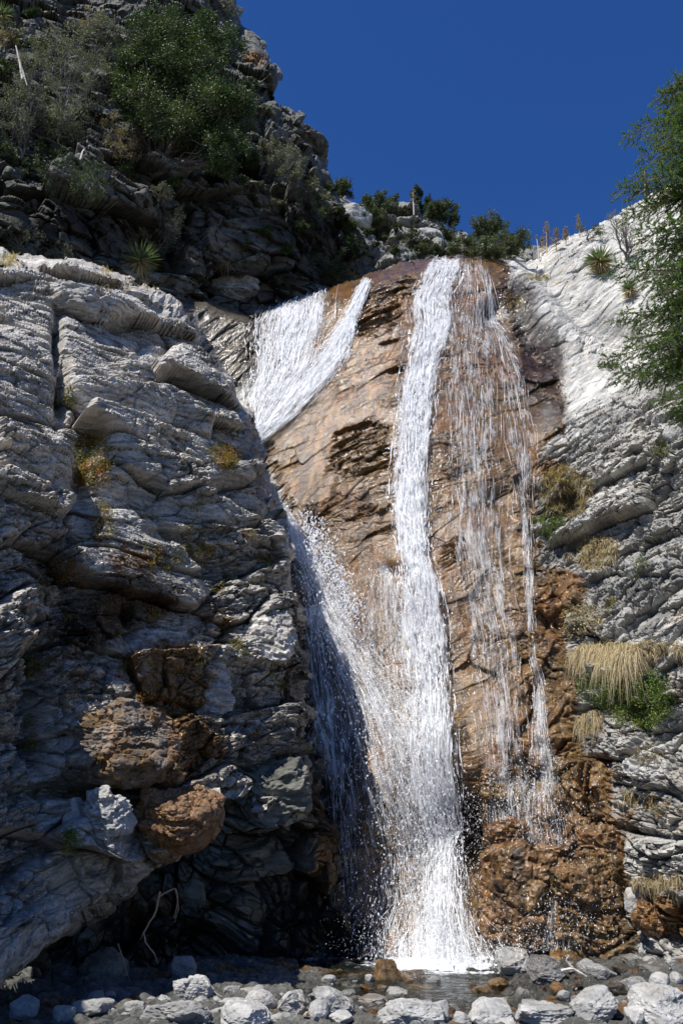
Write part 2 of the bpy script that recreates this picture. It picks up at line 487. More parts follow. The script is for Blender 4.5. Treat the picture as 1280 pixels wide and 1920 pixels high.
def disp_BC(P, px, py, N):
    sdp = sdist(px, py, slab_poly) + 9 * fbm(np.stack([px / 11, py / 11, 0 * px], -1), 78, 3) + 26 * fbm(np.stack([px / 60, py / 60, 0 * px], -1), 77, 4)
    slab = smooth01(sdp, -20, 25)
    lowmoss = slab * smooth01(py + .6 * (px - 900), 1330, 1480) * smooth01(px, 900, 960)
    lowmoss = np.maximum(lowmoss, slab * smooth01(px, 940, 1000) * smooth01(py, 880, 960) * .6)
    face = slab * (1 - lowmoss)
    white_smooth = (1 - slab) * (1 - smooth01(py + .55 * (px - 1000), 790, 900)) 
    block = (1 - slab) * (1 - white_smooth)
    Hs, ts = relief(P, FN_B, [(2.6, .09), (1.0, .03), (.3, .010)], .24, 21, .22, saw=(.020, .22), lump=(.16, 2.4), wig=1.5, crack=.2)
    Hs += .030 * fbm(P * np.array([4, 4, 6.]), 26, 4)
    Hs = Hs * (.25 + 1.1 * smooth01(fbm(P * .6, 25, 2), -.1, .35))
    Hm, tm = relief(P, (0, -.5, .8), [(.9, .22), (.35, .07)], .8, 31, .5, lump=(.30, .45))
    Hm = Hm + .10 * (1 - np.abs(vnoise(P * np.array([3.5, 3.5, 2.2]), 55)) * 2)
    Hw, tw = relief(P, (-.74, -.12, .66), [(2.2, .18), (.7, .05), (.25, .018)], .16, 41, .12, saw=(.028, .2), lump=(.2, 2.2), wig=.8)
    Hw = Hw * (.4 + .5 * smooth01(fbm(P * .5, 27, 2), -.2, .3))
    Hb, tb = relief(P, FN_C, [(2.0, .46), (.7, .19), (.26, .075), (.11, .028)], .27, 51, .10, saw=(.10, .19), lump=(.18, 2.4), wig=.9)
    Hb += .014 * fbm(P * 9, 29, 3)
    H = Hs * face + Hm * lowmoss + Hw * white_smooth + Hb * block
    # recesses broken out of the slab and the water-worn chute on the right
    wx = 16 * fbm(P * 1.6, 91, 4); wy = 9 * fbm(P * 1.9 + 7, 92, 4)
    Hk, tk = relief(P, (-.38, -.1, .9), [(1.1, .17), (.45, .08), (.18, .025)], .28, 61, .15, saw=(.02, .2), wig=1.0, crack=.7)
    mk = face * smooth01(blobs(px + 2 * wx, py + 2 * wy + .35 * (px - 700), [(705,600,55,38,1),(740,560,60,20,.8),(680,835,70,60,1),(600,920,50,22,.9),(700,960,60,14,.8),(880,930,60,30,.7),(850,1090,40,30,.7),(760,1000,200,12,.6),(840,760,50,12,.6)]), .3, .65)
    H = H * (1 - mk * .85) + (H * .4 + Hk - .03) * mk * .85
    H -= .13 * smooth01(blobs(px + wx + .0 * py, py + wy + .35 * (px - 700) * (px < 760) + 0, [(660,790,34,7,1),(700,880,40,8,1),(705,604,36,8,1),(735,652,24,5,1),(600,930,26,6,1)]), .35, .6)
    H -= .35 * blobs(px, py, [(925,585,26,26,1.6),(930,935,30,22,.9),(740,1075,30,16,.7),(1000,930,20,30,.8),(1030,1170,24,20,1.2)])
    d = np.minimum(np.abs(sdist(px, py, [(1005,485),(1100,590),(1180,640),(1100,592)])), 60)
    H -= .7 * np.exp(-(d / 22) ** 2) * white_smooth
    stain = np.clip(slab * 1.0 + .15 * fbm(P * .8, 9, 3), 0, 1.1)
    stain = np.maximum(stain, blobs(px, py, [(1250,1720,55,45,1.0),(1180,1540,40,60,.55),(1110,1440,50,40,.7),(1030,880,40,30,.8),(1000,690,60,60,.8)]))
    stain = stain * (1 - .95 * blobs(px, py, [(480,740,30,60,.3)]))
    rust = np.clip(blobs(px, py, [(1250,1720,60,45,1.0),(1130,1560,60,60,.62),(890,545,30,70,.75),(930,560,40,50,.5),(640,545,60,14,.9),(930,905,50,20,.5),(1000,850,35,60,.35),(1100,1470,60,60,.55),(960,1720,50,60,.35),(1010,1130,30,80,.3),(500,590,40,12,.8)]), 0, 1)
    dark = np.clip(blobs(px, py, [(965,560,50,45,1.0),(1015,680,52,95,1.1),(985,610,36,50,1.0),(1030,770,45,50,.85),(930,590,26,30,1),(925,935,40,26,.6),(880,1560,50,110,.85),(640,1500,60,300,.75),(1030,1260,40,90,.5),(960,1520,70,50,.35),(420,630,80,110,1.3),(390,570,80,50,1.2),(1100,1370,40,50,.6),  # wet rock, plus shade painted dark in the fan recess and the undercut
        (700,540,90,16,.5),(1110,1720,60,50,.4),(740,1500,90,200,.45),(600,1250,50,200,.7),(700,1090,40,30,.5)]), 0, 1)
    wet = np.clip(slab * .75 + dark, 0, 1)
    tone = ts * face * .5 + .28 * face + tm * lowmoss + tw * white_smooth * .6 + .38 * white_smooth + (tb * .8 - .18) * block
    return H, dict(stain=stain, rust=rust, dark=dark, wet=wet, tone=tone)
BCpoly = [(300,545),(380,560),(480,600),(540,570),(600,555),(650,535),(690,520),(760,497),(850,482),(920,478),(990,488),(1010,470),(1060,452),(1110,432),(1160,402),(1210,375),(1260,350),(1330,320),(1700,200),(1700,1900),(300,1900)]
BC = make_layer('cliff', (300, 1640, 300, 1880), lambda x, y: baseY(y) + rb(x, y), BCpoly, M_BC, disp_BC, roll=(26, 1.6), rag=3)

# --- left wall, the near buttress
ctrl_A = [(-80,440,14.5),(0,490,14.6),(100,490,15.4),(200,500,16.3),(370,570,17.6),(300,520,17.2),(420,700,16.8),(490,830,16.2),(540,950,15.6),(545,1050,15.2),(570,1200,14.8),(590,1400,14.2),(600,1560,13.9),
    (-80,700,11.2),(0,700,11.9),(0,1000,10.3),(0,1300,9.6),(0,1600,9.2),(0,1850,9.0),(-80,1850,8.6),(-80,1300,9.0),(100,640,13.2),(115,700,12.9),
    (200,600,14.8),(200,800,13.0),(200,1000,12.1),(130,1000,11.6),(120,1200,11.0),(60,1250,10.2),(200,1300,11.3),(200,1550,10.7),(100,1500,10.3),(100,1750,10.2),(-520,1850,6.0),(-520,1300,6.0),(-520,700,6.2),(-520,440,7.4),(-300,1800,7.1),(-300,1200,7.1),(-300,700,7.7),(-300,440,9.5),(350,700,15.6),(350,900,14.0),(350,1100,13.1),(350,1300,12.3),(350,1400,11.9),(340,1520,11.3),(250,1620,11.2),(450,900,14.9),(470,1100,14.2),(470,1300,13.6),(480,1500,13.2)]  # wall beyond the left frame edge added and pulled forward to shade the creek floor
ra = RBF(ctrl_A)
Apoly = [(-600,470),(0,478),(60,482),(130,478),(200,500),(280,540),(340,570),(375,585),(390,640),(425,705),(452,770),(490,835),(512,900),(540,950),(538,1000),(548,1080),(560,1150),(572,1230),(572,1330),(585,1420),(590,1500),(560,1540),(500,1545),(440,1505),(412,1484),
    (395,1530),(340,1585),(300,1625),(240,1665),(190,1705),(110,1755),(55,1790),(0,1822),(-60,1850),(-160,1900),(-260,1960),(-600,1960)]
def disp_A(P, px, py, N):
    H1, t1 = relief(P, FN_A, [(2.6, .60), (.8, .20), (.27, .10), (.10, .035)], .30, 101, .10, saw=(.075, .13), lump=(.10, 2.6), wig=.9)
    Hq, tq = relief(P, FN_A, [(2.6, .60), (.9, .10), (.3, .035), (.10, .012)], .30, 101, .10, saw=(.04, .11), lump=(.10, 2.6), wig=.7)
    km = np.clip(smooth01(fbm(P * .55, 28, 3), -.20, .08) - .5 * smooth01(-py, -900, -700), .05, 1)
    H1 = H1 * km + Hq * (1 - km); t1 = t1 * km + (.3 + .6 * tq) * (1 - km)
    H1 = H1 + .013 * fbm(P * np.array([7, 7, 13.]), 29, 3)
    H2, t2 = relief(P, FN_A, [(1.6, .30), (.5, .10)], .6, 111, .5, lump=(.35, .7))
    low = np.clip(blobs(px, py, [(230,1400,140,110,1.2),(310,1540,100,70,1.3),(320,1300,80,90,1),(150,1640,110,100,.6)]), 0, 1)
    up = blobs(px, py, [(200,680,130,60,.45),(300,760,90,50,.3)])
    H = H1 * (1 - low * .8) * (1 - up) + H2 * low
    H += .55 * blobs(px, py, [(330,1530,75,45,1.0),(210,1400,90,60,.8),(480,1210,50,50,.5),(200,1620,60,60,.6)])
    H -= .8 * blobs(px, py, [(110,640,9,60,.9),(120,720,10,50,.8),(160,880,26,60,1.0),(130,1120,60,50,.9),(75,1300,22,120,.9),(150,1480,120,14,.7),(300,1475,110,10,.6),(380,1050,60,26,.3),(250,1150,90,40,.35),(330,1000,70,14,.3),(450,1350,50,16,.35)])
    stain = np.clip(blobs(px, py, [(320,1240,80,60,.85),(320,1300,90,70,1.0),(320,1400,120,80,1.0),(200,1390,110,70,.55),(150,1250,70,90,.45),(480,1330,40,60,.45),(340,1530,75,48,1.15),(260,1520,60,40,.75),(400,1000,60,60,.25),(240,1060,100,60,.62),(200,1160,110,70,.66),(300,1130,70,50,.6),(370,1350,60,80,.6),(250,1250,80,60,.6),(430,1180,40,60,.5),(300,1470,90,20,.6),(480,1390,60,50,.4),(400,1140,40,60,.45),(300,1590,80,30,.6)]), 0, 1.1)
    stain += .12 * fbm(P * .7, 8, 3)
    rust = np.clip(blobs(px, py, [(355,1520,55,40,.95),(350,1380,70,60,.42),(300,1540,60,30,.45),(310,1250,50,60,.3)]), 0, 1)
    dark = np.clip(blobs(px, py, [(250,1120,130,60,.85),(150,1180,90,60,.85),(100,1080,60,50,.6),(230,1480,150,24,.9),(180,1000,40,50,.5),(180,1300,110,50,.55),(160,1450,100,50,.55),(40,850,60,60,.15),(560,1200,26,260,.9),(450,1440,70,60,.45),(75,1400,40,90,.5),(400,650,40,90,.7),(300,1600,120,30,.4)]), 0, 1)  # dark soil and damp; the edge beside the fan recess is painted shade
    return H, dict(stain=stain, rust=rust, dark=dark, wet=np.clip(stain + dark * .6 + .22, 0, 1), tone=t1 * (1 - low) + t2 * low * .7)
A_ = make_layer('left_cliff', (-520, 620, 430, 1940), lambda x, y: ra(x, y), Apoly, M_A, disp_A, roll=(34, 1.3), rag=6)

# --- dark alcove under the buttress
rc = RBF([(-80,1400,12.5),(-80,1900,10.5),(0,1850,11.2),(100,1850,12.0),(300,1850,13.0),(450,1860,13.8),(600,1850,14.4),(720,1850,15.6),(760,1600,16.2),(300,1650,13.8),(180,1750,12.6),(450,1560,13.7),(520,1480,14.0),(560,1400,14.8),(600,1600,14.9),(100,1650,13.5),(300,1400,14.5),(650,1450,16),(420,1680,13.9),(540,1720,14.6)])
def disp_cave(P, px, py, N):
    H, t = relief(P, (.3, -.3, .9), [(1.3, .55), (.5, .22), (.2, .08)], .5, 201, .4, saw=(.05, .3), lump=(.3, 1.2))
    dark = np.clip(blobs(px, py, [(600,1750,170,140,.75),(300,1760,200,90,.8),(640,1500,50,200,.8),(100,1800,100,60,.6)]), 0, 1)  # overhang shade painted into the alcove rock; damp rock towards the falls
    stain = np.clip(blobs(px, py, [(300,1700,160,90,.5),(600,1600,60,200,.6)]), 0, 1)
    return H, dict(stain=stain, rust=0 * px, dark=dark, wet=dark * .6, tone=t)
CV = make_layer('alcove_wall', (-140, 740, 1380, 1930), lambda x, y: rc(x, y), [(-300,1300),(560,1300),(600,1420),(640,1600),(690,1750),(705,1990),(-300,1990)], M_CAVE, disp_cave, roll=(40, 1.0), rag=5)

# --- upper left mountain
rd = RBF([(-80,480,17.5),(0,520,20),(0,420,19.2),(0,330,19.8),(0,200,22),(0,0,27),(-80,0,26),(200,540,22.6),(200,430,22.0),(200,340,22.2),(200,200,25.5),(200,0,30),(400,580,26.4),(400,430,25.8),(400,340,26.2),(400,200,28),(400,0,34),
    (540,520,27.2),(540,420,26.6),(540,340,28),(480,200,30),(560,250,31),(600,300,31),(610,350,30),(640,430,29.5),(690,500,29.5),(690,560,29),(440,60,36),(500,120,34),(430,-60,39),(0,-60,29),(200,-60,33)])
Dpoly = [(-200,-90),(425,-90),(440,20),(438,60),(492,92),(512,140),(502,168),(525,205),(568,215),(578,265),(608,300),(612,345),(640,395),(688,440),(696,510),(700,640),(300,700),(-200,700)]
def disp_D(P, px, py, N):
    H, t = relief(P, FN_D, [(3.8, 1.3), (1.4, .6), (.55, .2)], .5, 301, .12, saw=(.14, .7), lump=(.6, 4.0), crack=.35)
    dark = np.clip(blobs(px, py, [(120,420,200,50,.75),(560,440,110,60,.8),(380,400,90,60,.5),(640,480,40,60,.7)]), 0, 1)  # self-shadow of the lower overhanging face, painted into the rock colour
    rust = blobs(px, py, [(475,115,26,14,.9),(150,35,30,10,.6)])
    return H, dict(stain=rust * .9 + 0 * px, rust=rust, dark=dark, wet=0 * px + .1, tone=t)
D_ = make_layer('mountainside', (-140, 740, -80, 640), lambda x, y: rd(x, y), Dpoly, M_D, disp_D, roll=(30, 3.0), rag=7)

# --- hill above the lip of the falls
re_ = RBF([(560,340,44),(620,345,45),(750,380,45),(860,440,42),(1000,468,38),(620,440,41),(750,440,41),(620,520,37),(750,500,37.5),(900,495,37),(1010,500,36),(560,560,35),(1080,470,38),(1080,600,33),(800,600,34),(540,600,34),(1080,320,42),(540,320,46),(850,320,46)])
Epoly = [(540,345),(612,345),(650,372),(700,380),(745,383),(780,388),(805,405),(838,432),(860,455),(905,462),(1005,470),(1060,470),(1060,600),(540,620)]
def disp_E(P, px, py, N):
    H, t = relief(P, (.25, -.4, .87), [(3.4, 1.6), (1.5, .7), (.6, .2)], .5, 401, .15, saw=(.12, .7), lump=(1.0, 5.0))
    return H, dict(stain=0 * px, rust=0 * px, dark=0 * px, wet=0 * px, tone=np.clip(t + .2, 0, 1))
E_ = make_layer('hill', (520, 1080, 320, 600), lambda x, y: re_(x, y), Epoly, rock_material('hill_rock', (.25, .25, .22), (.06, .06, .05), (.25, -.4, .87), 3), disp_E, roll=(12, 4.0), rag=4)

# --- creek bed and the wide ground beyond
gx = np.arange(-8, 9, .03); gy = np.arange(5.5, 17, .03)
X, Yg = np.meshgrid(gx, gy)
Pg = np.stack([X, Yg, 0 * X], -1)
f1, r1, e1 = facets(Pg / np.array([.30, .26, 1]) + np.array([0, 0, .5]), 501, .5)
f2, r2, e2 = facets(Pg / np.array([.11, .10, 1]) + np.array([0, 0, .5]), 502, .5)
Zg = ground_z(X, Yg) + .07 * f1 + .05 * np.clip(e1, 0, .5) + .05 * f2 + .04 * np.clip(e2, 0, .5) + .012 * facets(Pg / .045, 503, .6)[0] + .06 * fbm(Pg * .7, 5, 3)
ny, nx = X.shape; idx = np.arange(ny * nx).reshape(ny, nx)
wetbed = np.clip(np.exp(-((X - 1.6) / 2.4) ** 2) * 1.4 * smooth01(Yg, 9.5, 10.5), 0, 1)
bed = mesh_np('creek_bed', np.stack([X, Yg, Zg], -1).reshape(-1, 3), np.stack([idx[:-1, :-1], idx[:-1, 1:], idx[1:, 1:], idx[1:, :-1]], -1).reshape(-1, 4), M_BED,
    attrs=dict(tone=(r1 * .5 + r2 * .6).ravel(), stain=(smooth01(fbm(Pg * 1.3, 71, 3), .1, .5) * .55).ravel(), rust=(.3 * wetbed * r2).ravel(), dark=(wetbed * .55).ravel(), wet=wetbed.ravel()))
tag(bed, kind='structure')
ang = np.linspace(0, 2 * math.pi, 97)[:-1]
rad = np.array([0, 6, 15, 40, 120, 500, 3000, 9000.])
Vg = [];
for r_ in rad: Vg += [(r_ * math.cos(a), r_ * math.sin(a), -.45 - (.0 if r_ < 500 else 3)) for a in ang]
Fg = [[i * 96 + j, (i + 1) * 96 + j, (i + 1) * 96 + (j + 1) % 96, i * 96 + (j + 1) % 96] for i in range(len(rad) - 1) for j in range(96)]
gr = mesh_np('ground', np.array(Vg), np.array(Fg), M_BED, attrs=dict(tone=np.full(len(Vg), .5), stain=np.full(len(Vg), .2)))
tag(gr, kind='structure')
bpy.context.view_layer.update()

# ------------------------------------------------------------------ finding surfaces
deps = bpy.context.evaluated_depsgraph_get()
def hit(px, py):
    o = Vector((0, 0, CAMZ)); d = (at(px, py, 10.0) - o).normalized()
    ok, loc, n, i_, ob, m_ = sc.ray_cast(deps, o, d)
    if not ok: return None, None
    if n.dot(d) > 0: n = -n
    return loc, n
def hitY(px, py, default=20.0):
    p, n = hit(px, py)
    return p.y if p is not None else default
BCs = box_blur(BC.P, 4)
BCv = box_blur(box_blur(BC.P, 22), 14)
row = (np.arange(BC.P.shape[0]) * BC.step + BC.y0)[:, None, None]
wv_ = .3 * smooth01(row, 640, 860) + .62 * smooth01(row, 900, 1250)
BCw = BCs * (1 - wv_) + BCv * wv_
def surf(px, py, off=0.0, free=False):
    """points on the wet face under picture positions, lifted outward by off metres"""
    i = np.clip((np.asarray(py, float) - BC.y0) / BC.step, 0, BCs.shape[0] - 1.01)
    j = np.clip((np.asarray(px, float) - BC.x0) / BC.step, 0, BCs.shape[1] - 1.01)
    i0 = i.astype(int); j0 = j.astype(int); fi = (i - i0)[..., None]; fj = (j - j0)[..., None]
    BW = BCw if free else BCs
    def s_(A): return (A[i0, j0] * (1 - fi) * (1 - fj) + A[i0 + 1, j0] * fi * (1 - fj) + A[i0, j0 + 1] * (1 - fi) * fj + A[i0 + 1, j0 + 1] * fi * fj)
    return s_(BW) + s_(BC.N) * np.asarray(off)[..., None]

# ------------------------------------------------------------------ water
def water_white():
    m, nt, N, L = new_mat('white_water')
    p = N.new('ShaderNodeBsdfPrincipled'); p.inputs['Base Color'].default_value = (.97, .975, .98, 1); p.inputs['Roughness'].default_value = .25
    t = N.new('ShaderNodeBsdfTranslucent'); t.inputs[0].default_value = (.96, .97, .98, 1)
    ms = N.new('ShaderNodeMixShader'); ms.inputs[0].default_value = .45
    L.new(p.outputs[0], ms.inputs[1]); L.new(t.outputs[0], ms.inputs[2])
    o = N.new('ShaderNodeOutputMaterial'); L.new(ms.outputs[0], o.inputs[0]); return m
def water_sheet():
    m, nt, N, L = new_mat('water_sheet')
    uv = N.new('ShaderNodeUVMap'); uv.uv_map = 'flow'
    def st(sx, sy, sc_, det=6, dist=.4):
        mp = N.new('ShaderNodeMapping'); mp.inputs['Scale'].default_value = (sx, sy, 1); L.new(uv.outputs[0], mp.inputs[0])
        return noise(N, L, mp.outputs[0], sc_, det, .68, dist)
    a = st(16, 2.2, 1.0); b = st(34, 7, 1.0, 4, .8); c = st(5, .8, 1.0, 3, .2)
    s = math_(N, L, 'ADD', math_(N, L, 'ADD', math_(N, L, 'MULTIPLY', a, .5), math_(N, L, 'MULTIPLY', b, .3)), math_(N, L, 'MULTIPLY', c, .65))
    s = math_(N, L, 'SUBTRACT', s, .725)
    d = attr(N, 'dens')
    al = math_(N, L, 'ADD', math_(N, L, 'MULTIPLY', s, 5.0), math_(N, L, 'SUBTRACT', math_(N, L, 'MULTIPLY', d, 1.5), .22), True)
    al = math_(N, L, 'MULTIPLY', al, math_(N, L, 'MULTIPLY', d, 3.0, True), True)
    p = N.new('ShaderNodeBsdfPrincipled'); p.inputs['Base Color'].default_value = (.96, .965, .97, 1); p.inputs['Roughness'].default_value = .3
    bp = N.new('ShaderNodeBump'); bp.inputs['Strength'].default_value = .9; bp.inputs['Distance'].default_value = .05
    L.new(math_(N, L, 'ADD', a, b), bp.inputs['Height']); L.new(bp.outputs[0], p.inputs['Normal'])
    t = N.new('ShaderNodeBsdfTranslucent'); t.inputs[0].default_value = (.95, .96, .97, 1)
    ms = N.new('ShaderNodeMixShader'); ms.inputs[0].default_value = .3; L.new(p.outputs[0], ms.inputs[1]); L.new(t.outputs[0], ms.inputs[2])
    tr = N.new('ShaderNodeBsdfTransparent')
    m2 = N.new('ShaderNodeMixShader'); L.new(al, m2.inputs[0]); L.new(tr.outputs[0], m2.inputs[1]); L.new(ms.outputs[0], m2.inputs[2])
    o = N.new('ShaderNodeOutputMaterial'); L.new(m2.outputs[0], o.inputs[0]); return m
M_FOAM = water_white(); M_SHEET = water_sheet()

def curve(pts, t):
    pts = np.array(pts, float); y = pts[:, 1]
    # t is the picture row; smooth interpolation of centre and half width
    hw = np.interp(t, y, pts[:, 2])
    q = np.stack([t / 95, 0 * t + pts[0, 0], 0 * t], -1)
    q2 = np.stack([t / 150, 0 * t + pts[0, 0] + 40, 0 * t], -1)
    return np.interp(t, y, pts[:, 0]) + .14 * hw * fbm(q2, 88, 2), hw * (1 + .24 * fbm(q, 87, 2))
# centre x, y, half width; density; lift top, lift bottom; strand count; slant of the top edge
BANDS = [
 ('main', [(842,482,22),(824,520,36),(806,560,44),(805,600,47),(800,650,42),(790,700,36),(782,760,31),(775,850,32),(771,950,30),(778,1050,32),(790,1130,34),(800,1250,38),(808,1350,42),(815,1450,46),(822,1550,50),(832,1650,56),(846,1750,66),(858,1822,76)], .53, .06, .55, 7600, 0),
 ('fan', [(560,562,66),(546,620,70),(531,680,60),(511,740,45),(490,800,22),(474,840,12),(455,870,8)], .47, .08, .1, 3400, -22),
 ('chute', [(690,524,8),(657,600,15),(622,670,24),(572,740,28),(521,795,20),(480,835,13),(450,870,8)], .58, .06, .1, 2600, 0),
 ('cleft', [(536,950,6),(556,1000,13),(586,1060,26),(617,1130,35),(655,1210,46),(700,1310,56),(742,1420,64),(775,1540,74),(796,1680,88),(812,1815,104)], .33, .35, .6, 6600, 0),
 ('veil', [(882,484,18),(885,540,28),(878,600,50),(882,700,58),(885,800,58),(890,900,52),(895,1000,44),(903,1060,42),(917,1150,46),(930,1250,46),(943,1350,38),(948,1440,34),(955,1500,40),(962,1560,36)], .25, .04, .22, 1900, 0),
 ('right thread', [(906,500,7),(921,560,8),(940,640,17),(960,720,26),(973,820,28),(980,900,16),(985,960,9),(990,1060,12),(993,1160,9),(1002,1230,12),(1012,1300,12),(1018,1400,20),(1026,1500,34)], .25, .04, .12, 1000, 0),
 ('ledge splash', [(712,1052,10),(722,1090,28),(735,1180,40),(755,1290,46),(775,1400,40)], .26, .15, .4, 1000, 0),
 ('moss drip', [(1010,1290,10),(1015,1400,16),(1022,1480,34),(1034,1580,46),(1040,1680,54),(1040,1785,58)], .20, .10, .2, 700, 0),
 ('knob drip', [(948,1440,22),(955,1500,42),(962,1600,48),(975,1700,56),(980,1790,60)], .16, .12, .2, 500, 0),
 ('foot mist', [(848,1690,50),(850,1740,84),(850,1790,112),(852,1832,128)], .36, .75, .9, 500, 0),
 ('shade drip', [(585,1130,12),(600,1250,26),(625,1400,34),(640,1560,32),(650,1700,34)], .30, .10, .2, 500, 0),
]
sheetV, sheetF, sheetUV, sheetD, nS = [], [], [], [], 0
strV, strF, nT = [], [], 0
def add_strands(P, R):
    """P (m,k,3) centre lines, R (m,k) radii: slim three-sided threads of water"""
    global nT
    m, k = R.shape
    T = np.gradient(P, axis=1); T /= np.linalg.norm(T, axis=-1)[..., None] + 1e-9
    out = np.array([-.25, -1.0, .45]) + rng.normal(0, .28, (m, 1, 3))
    A = np.cross(T, out); A /= np.linalg.norm(A, axis=-1)[..., None] + 1e-9
    B = np.cross(A, T); B *= np.sign((B * out).sum(-1))[..., None]
    Rr = R[..., None]
    V = np.stack([P - Rr * A, P + Rr * .55 * B, P + Rr * A], 2)          # flattened drops and threads, m,k,3,3
    base = (np.arange(m) * k * 3)[:, None]
    F = []
    for i in range(k - 1):
        for j in range(3):
            j2 = (j + 1) % 3
            F.append(base + np.array([[i * 3 + j, i * 3 + j2, (i + 1) * 3 + j2, (i + 1) * 3 + j]]))
    strV.append(V.reshape(-1, 3)); strF.append(np.concatenate(F) + nT); nT += m * k * 3
for (nm, pts, dens, o0, o1, cnt, slant) in BANDS:
    ya, yb = pts[0][1], pts[-1][1]
    hwm = np.mean([p[2] for p in pts])
    # sheet
    for lay in range(2 if dens > .4 else 1):
        ns, ntt = max(6, int(hwm * 2 / 6)), int((yb - ya) / 6)
        tt, ss = np.meshgrid(np.linspace(ya, yb, ntt), np.linspace(-1.12, 1.12, ns), indexing='ij')
        cx, hw = curve(pts, tt)
        pxx = cx + ss * hw + 3 * fbm(np.stack([tt / 40, ss * 3, 0 * tt + lay * 9], -1), 61, 3)
        pyy = tt + slant * ss * np.clip(1 - (tt - ya) / 120, 0, 1)
        f = (tt - ya) / (yb - ya)
        off = o0 + .10 * np.exp(-f * 12) + (o1 - o0) * f ** 1.5 + lay * (.04 + .12 * f) + .03 * fbm(np.stack([tt / 30, ss * 4, 0 * tt + lay], -1), 63, 3)
        P = surf(pxx, pyy, off, dens > .32)
        v = np.cumsum(np.linalg.norm(np.diff(P, axis=0, prepend=P[:1]), axis=-1), 0)
        u = ss * hw * .012 + lay * 7.3 + .37 * len(nm)
        edge = smooth01(1.12 - np.abs(ss), 0, .42) 
        d = dens * edge * smooth01(tt, ya - 2, ya + 16) * (1 if nm not in ('main', 'cleft') else (1 - .55 * smooth01(tt, 1250, 1700)) * (1 if nm == 'main' else .85))
        d = d * (1 - (.7 * smooth01(tt, yb - 160, yb) if dens < .35 else 0))
        d = d * (.85 + .5 * fbm(np.stack([tt / 90, ss * 1.5, 0 * tt + 3], -1), 66, 2))
        ii, jj = np.meshgrid(np.arange(ntt - 1), np.arange(ns - 1), indexing='ij')
        F = np.stack([ii * ns + jj, ii * ns + jj + 1, (ii + 1) * ns + jj + 1, (ii + 1) * ns + jj], -1).reshape(-1, 4)
        sheetV.append(P.reshape(-1, 3)); sheetF.append(F + nS); nS += ntt * ns
        sheetUV.append(np.stack([u, v], -1).reshape(-1, 2)); sheetD.append(d.ravel())
    # threads
    K = 5
    cnt = int(cnt * (.95 if dens > .32 else .9))
    s = np.clip(rng.normal(0, .52, cnt), -1.25, 1.25)
    t0 = ya + (yb - ya) * (rng.uniform(0, 1, cnt) ** .85 if nm in ('main', 'cleft') else rng.beta(1, 1.15, cnt))
    thin = dens < .35
    ln = (4 + 26 * rng.uniform(0, 1, cnt) ** 2.2) * (1.7 if thin else 1) * (1 + .3 * (t0 - ya) / 900)
    kk = np.linspace(0, 1, K)[None]
    tt = np.minimum(t0[:, None] + ln[:, None] * kk, yb)
    cx, hw = curve(pts, tt)
    pxx = cx + s[:, None] * hw + rng.normal(0, .35, (cnt, K)) + rng.normal(0, 2.0, (cnt, 1)) * kk
    pyy = tt + (slant * s)[:, None] * np.clip(1 - (tt - ya) / 120, 0, 1)
    f = (tt - ya) / (yb - ya)
    off = o0 + .10 * np.exp(-f * 12) + (o1 - o0) * f ** 1.5 + np.abs(rng.normal(0, 1, (cnt, 1))) * (.04 + .16 * f)
    if thin: off = off * .4
    P = surf(pxx, pyy, off, dens > .32)
    Y = P[..., 1]
    pr = mpp(pxx, pyy, Y)
    R = pr * (.32 if thin else 1) * (.22 + .75 * rng.uniform(0, 1, (cnt, 1)) ** 2.5) * np.sin(np.pi * np.clip(kk * .9 + .05, 0, 1)) ** .6 * (1 + .5 * rng.normal(size=(cnt, K))).clip(.15, 2.2)
    add_strands(P, R)
# flying drops
def drops(n, px, py, off, r):
    P = surf(px, py, off); pr = mpp(px, py, P[:, 1]) * r
    d = np.stack([rng.normal(0, .4, n), rng.normal(0, .3, n), -1 + 0 * px], -1); d /= np.linalg.norm(d, axis=1)[:, None]
    kk = np.array([-1, -.3, .4, 1.0])
    st = rng.uniform(1.0, 3.2, n)
    Pp = P[:, None] + d[:, None] * (pr * st)[:, None, None] * kk[None, :, None]
    add_strands(Pp, pr[:, None] * np.array([.15, 1, .85, .15])[None])
for (nm, cnt, spread, r) in (('main', 5200, 1.0, 1.0), ('cleft', 6500, 1.0, 1.1), ('veil', 700, .8, .7), ('fan', 500, .7, .7), ('ledge splash', 900, .9, .9), ('moss drip', 1500, 1.1, .75), ('knob drip', 1500, 1.1, .75),('shade drip', 200, .8, .6)):
    B = next(b for b in BANDS if b[0] == nm); ya, yb = B[1][0][1], B[1][-1][1]
    t = ya + (yb - ya) * rng.uniform(0, 1, cnt) ** (.45 if nm == 'main' else .8)
    cx, hw = curve(B[1], t)
    f = (t - ya) / (yb - ya)
    x = cx + hw * rng.normal(0, spread * (.75 if nm != 'main' else .85), cnt)
    drops(cnt, x, t, B[3] + (B[4] - B[3]) * f + np.abs(rng.normal(0, .15, cnt)), rng.uniform(.2, 1.0, cnt) ** 3 * r + .2)
# burst where the cleft stream leaps out
n = 1500; t = rng.uniform(0, 1, n)
drops(n, 575 + 100 * t + rng.normal(0, 13, n) + 12, 990 + 185 * t + rng.normal(0, 16, n) - 6, .5 + rng.uniform(0, .4, n), rng.uniform(.5, 1.5, n))
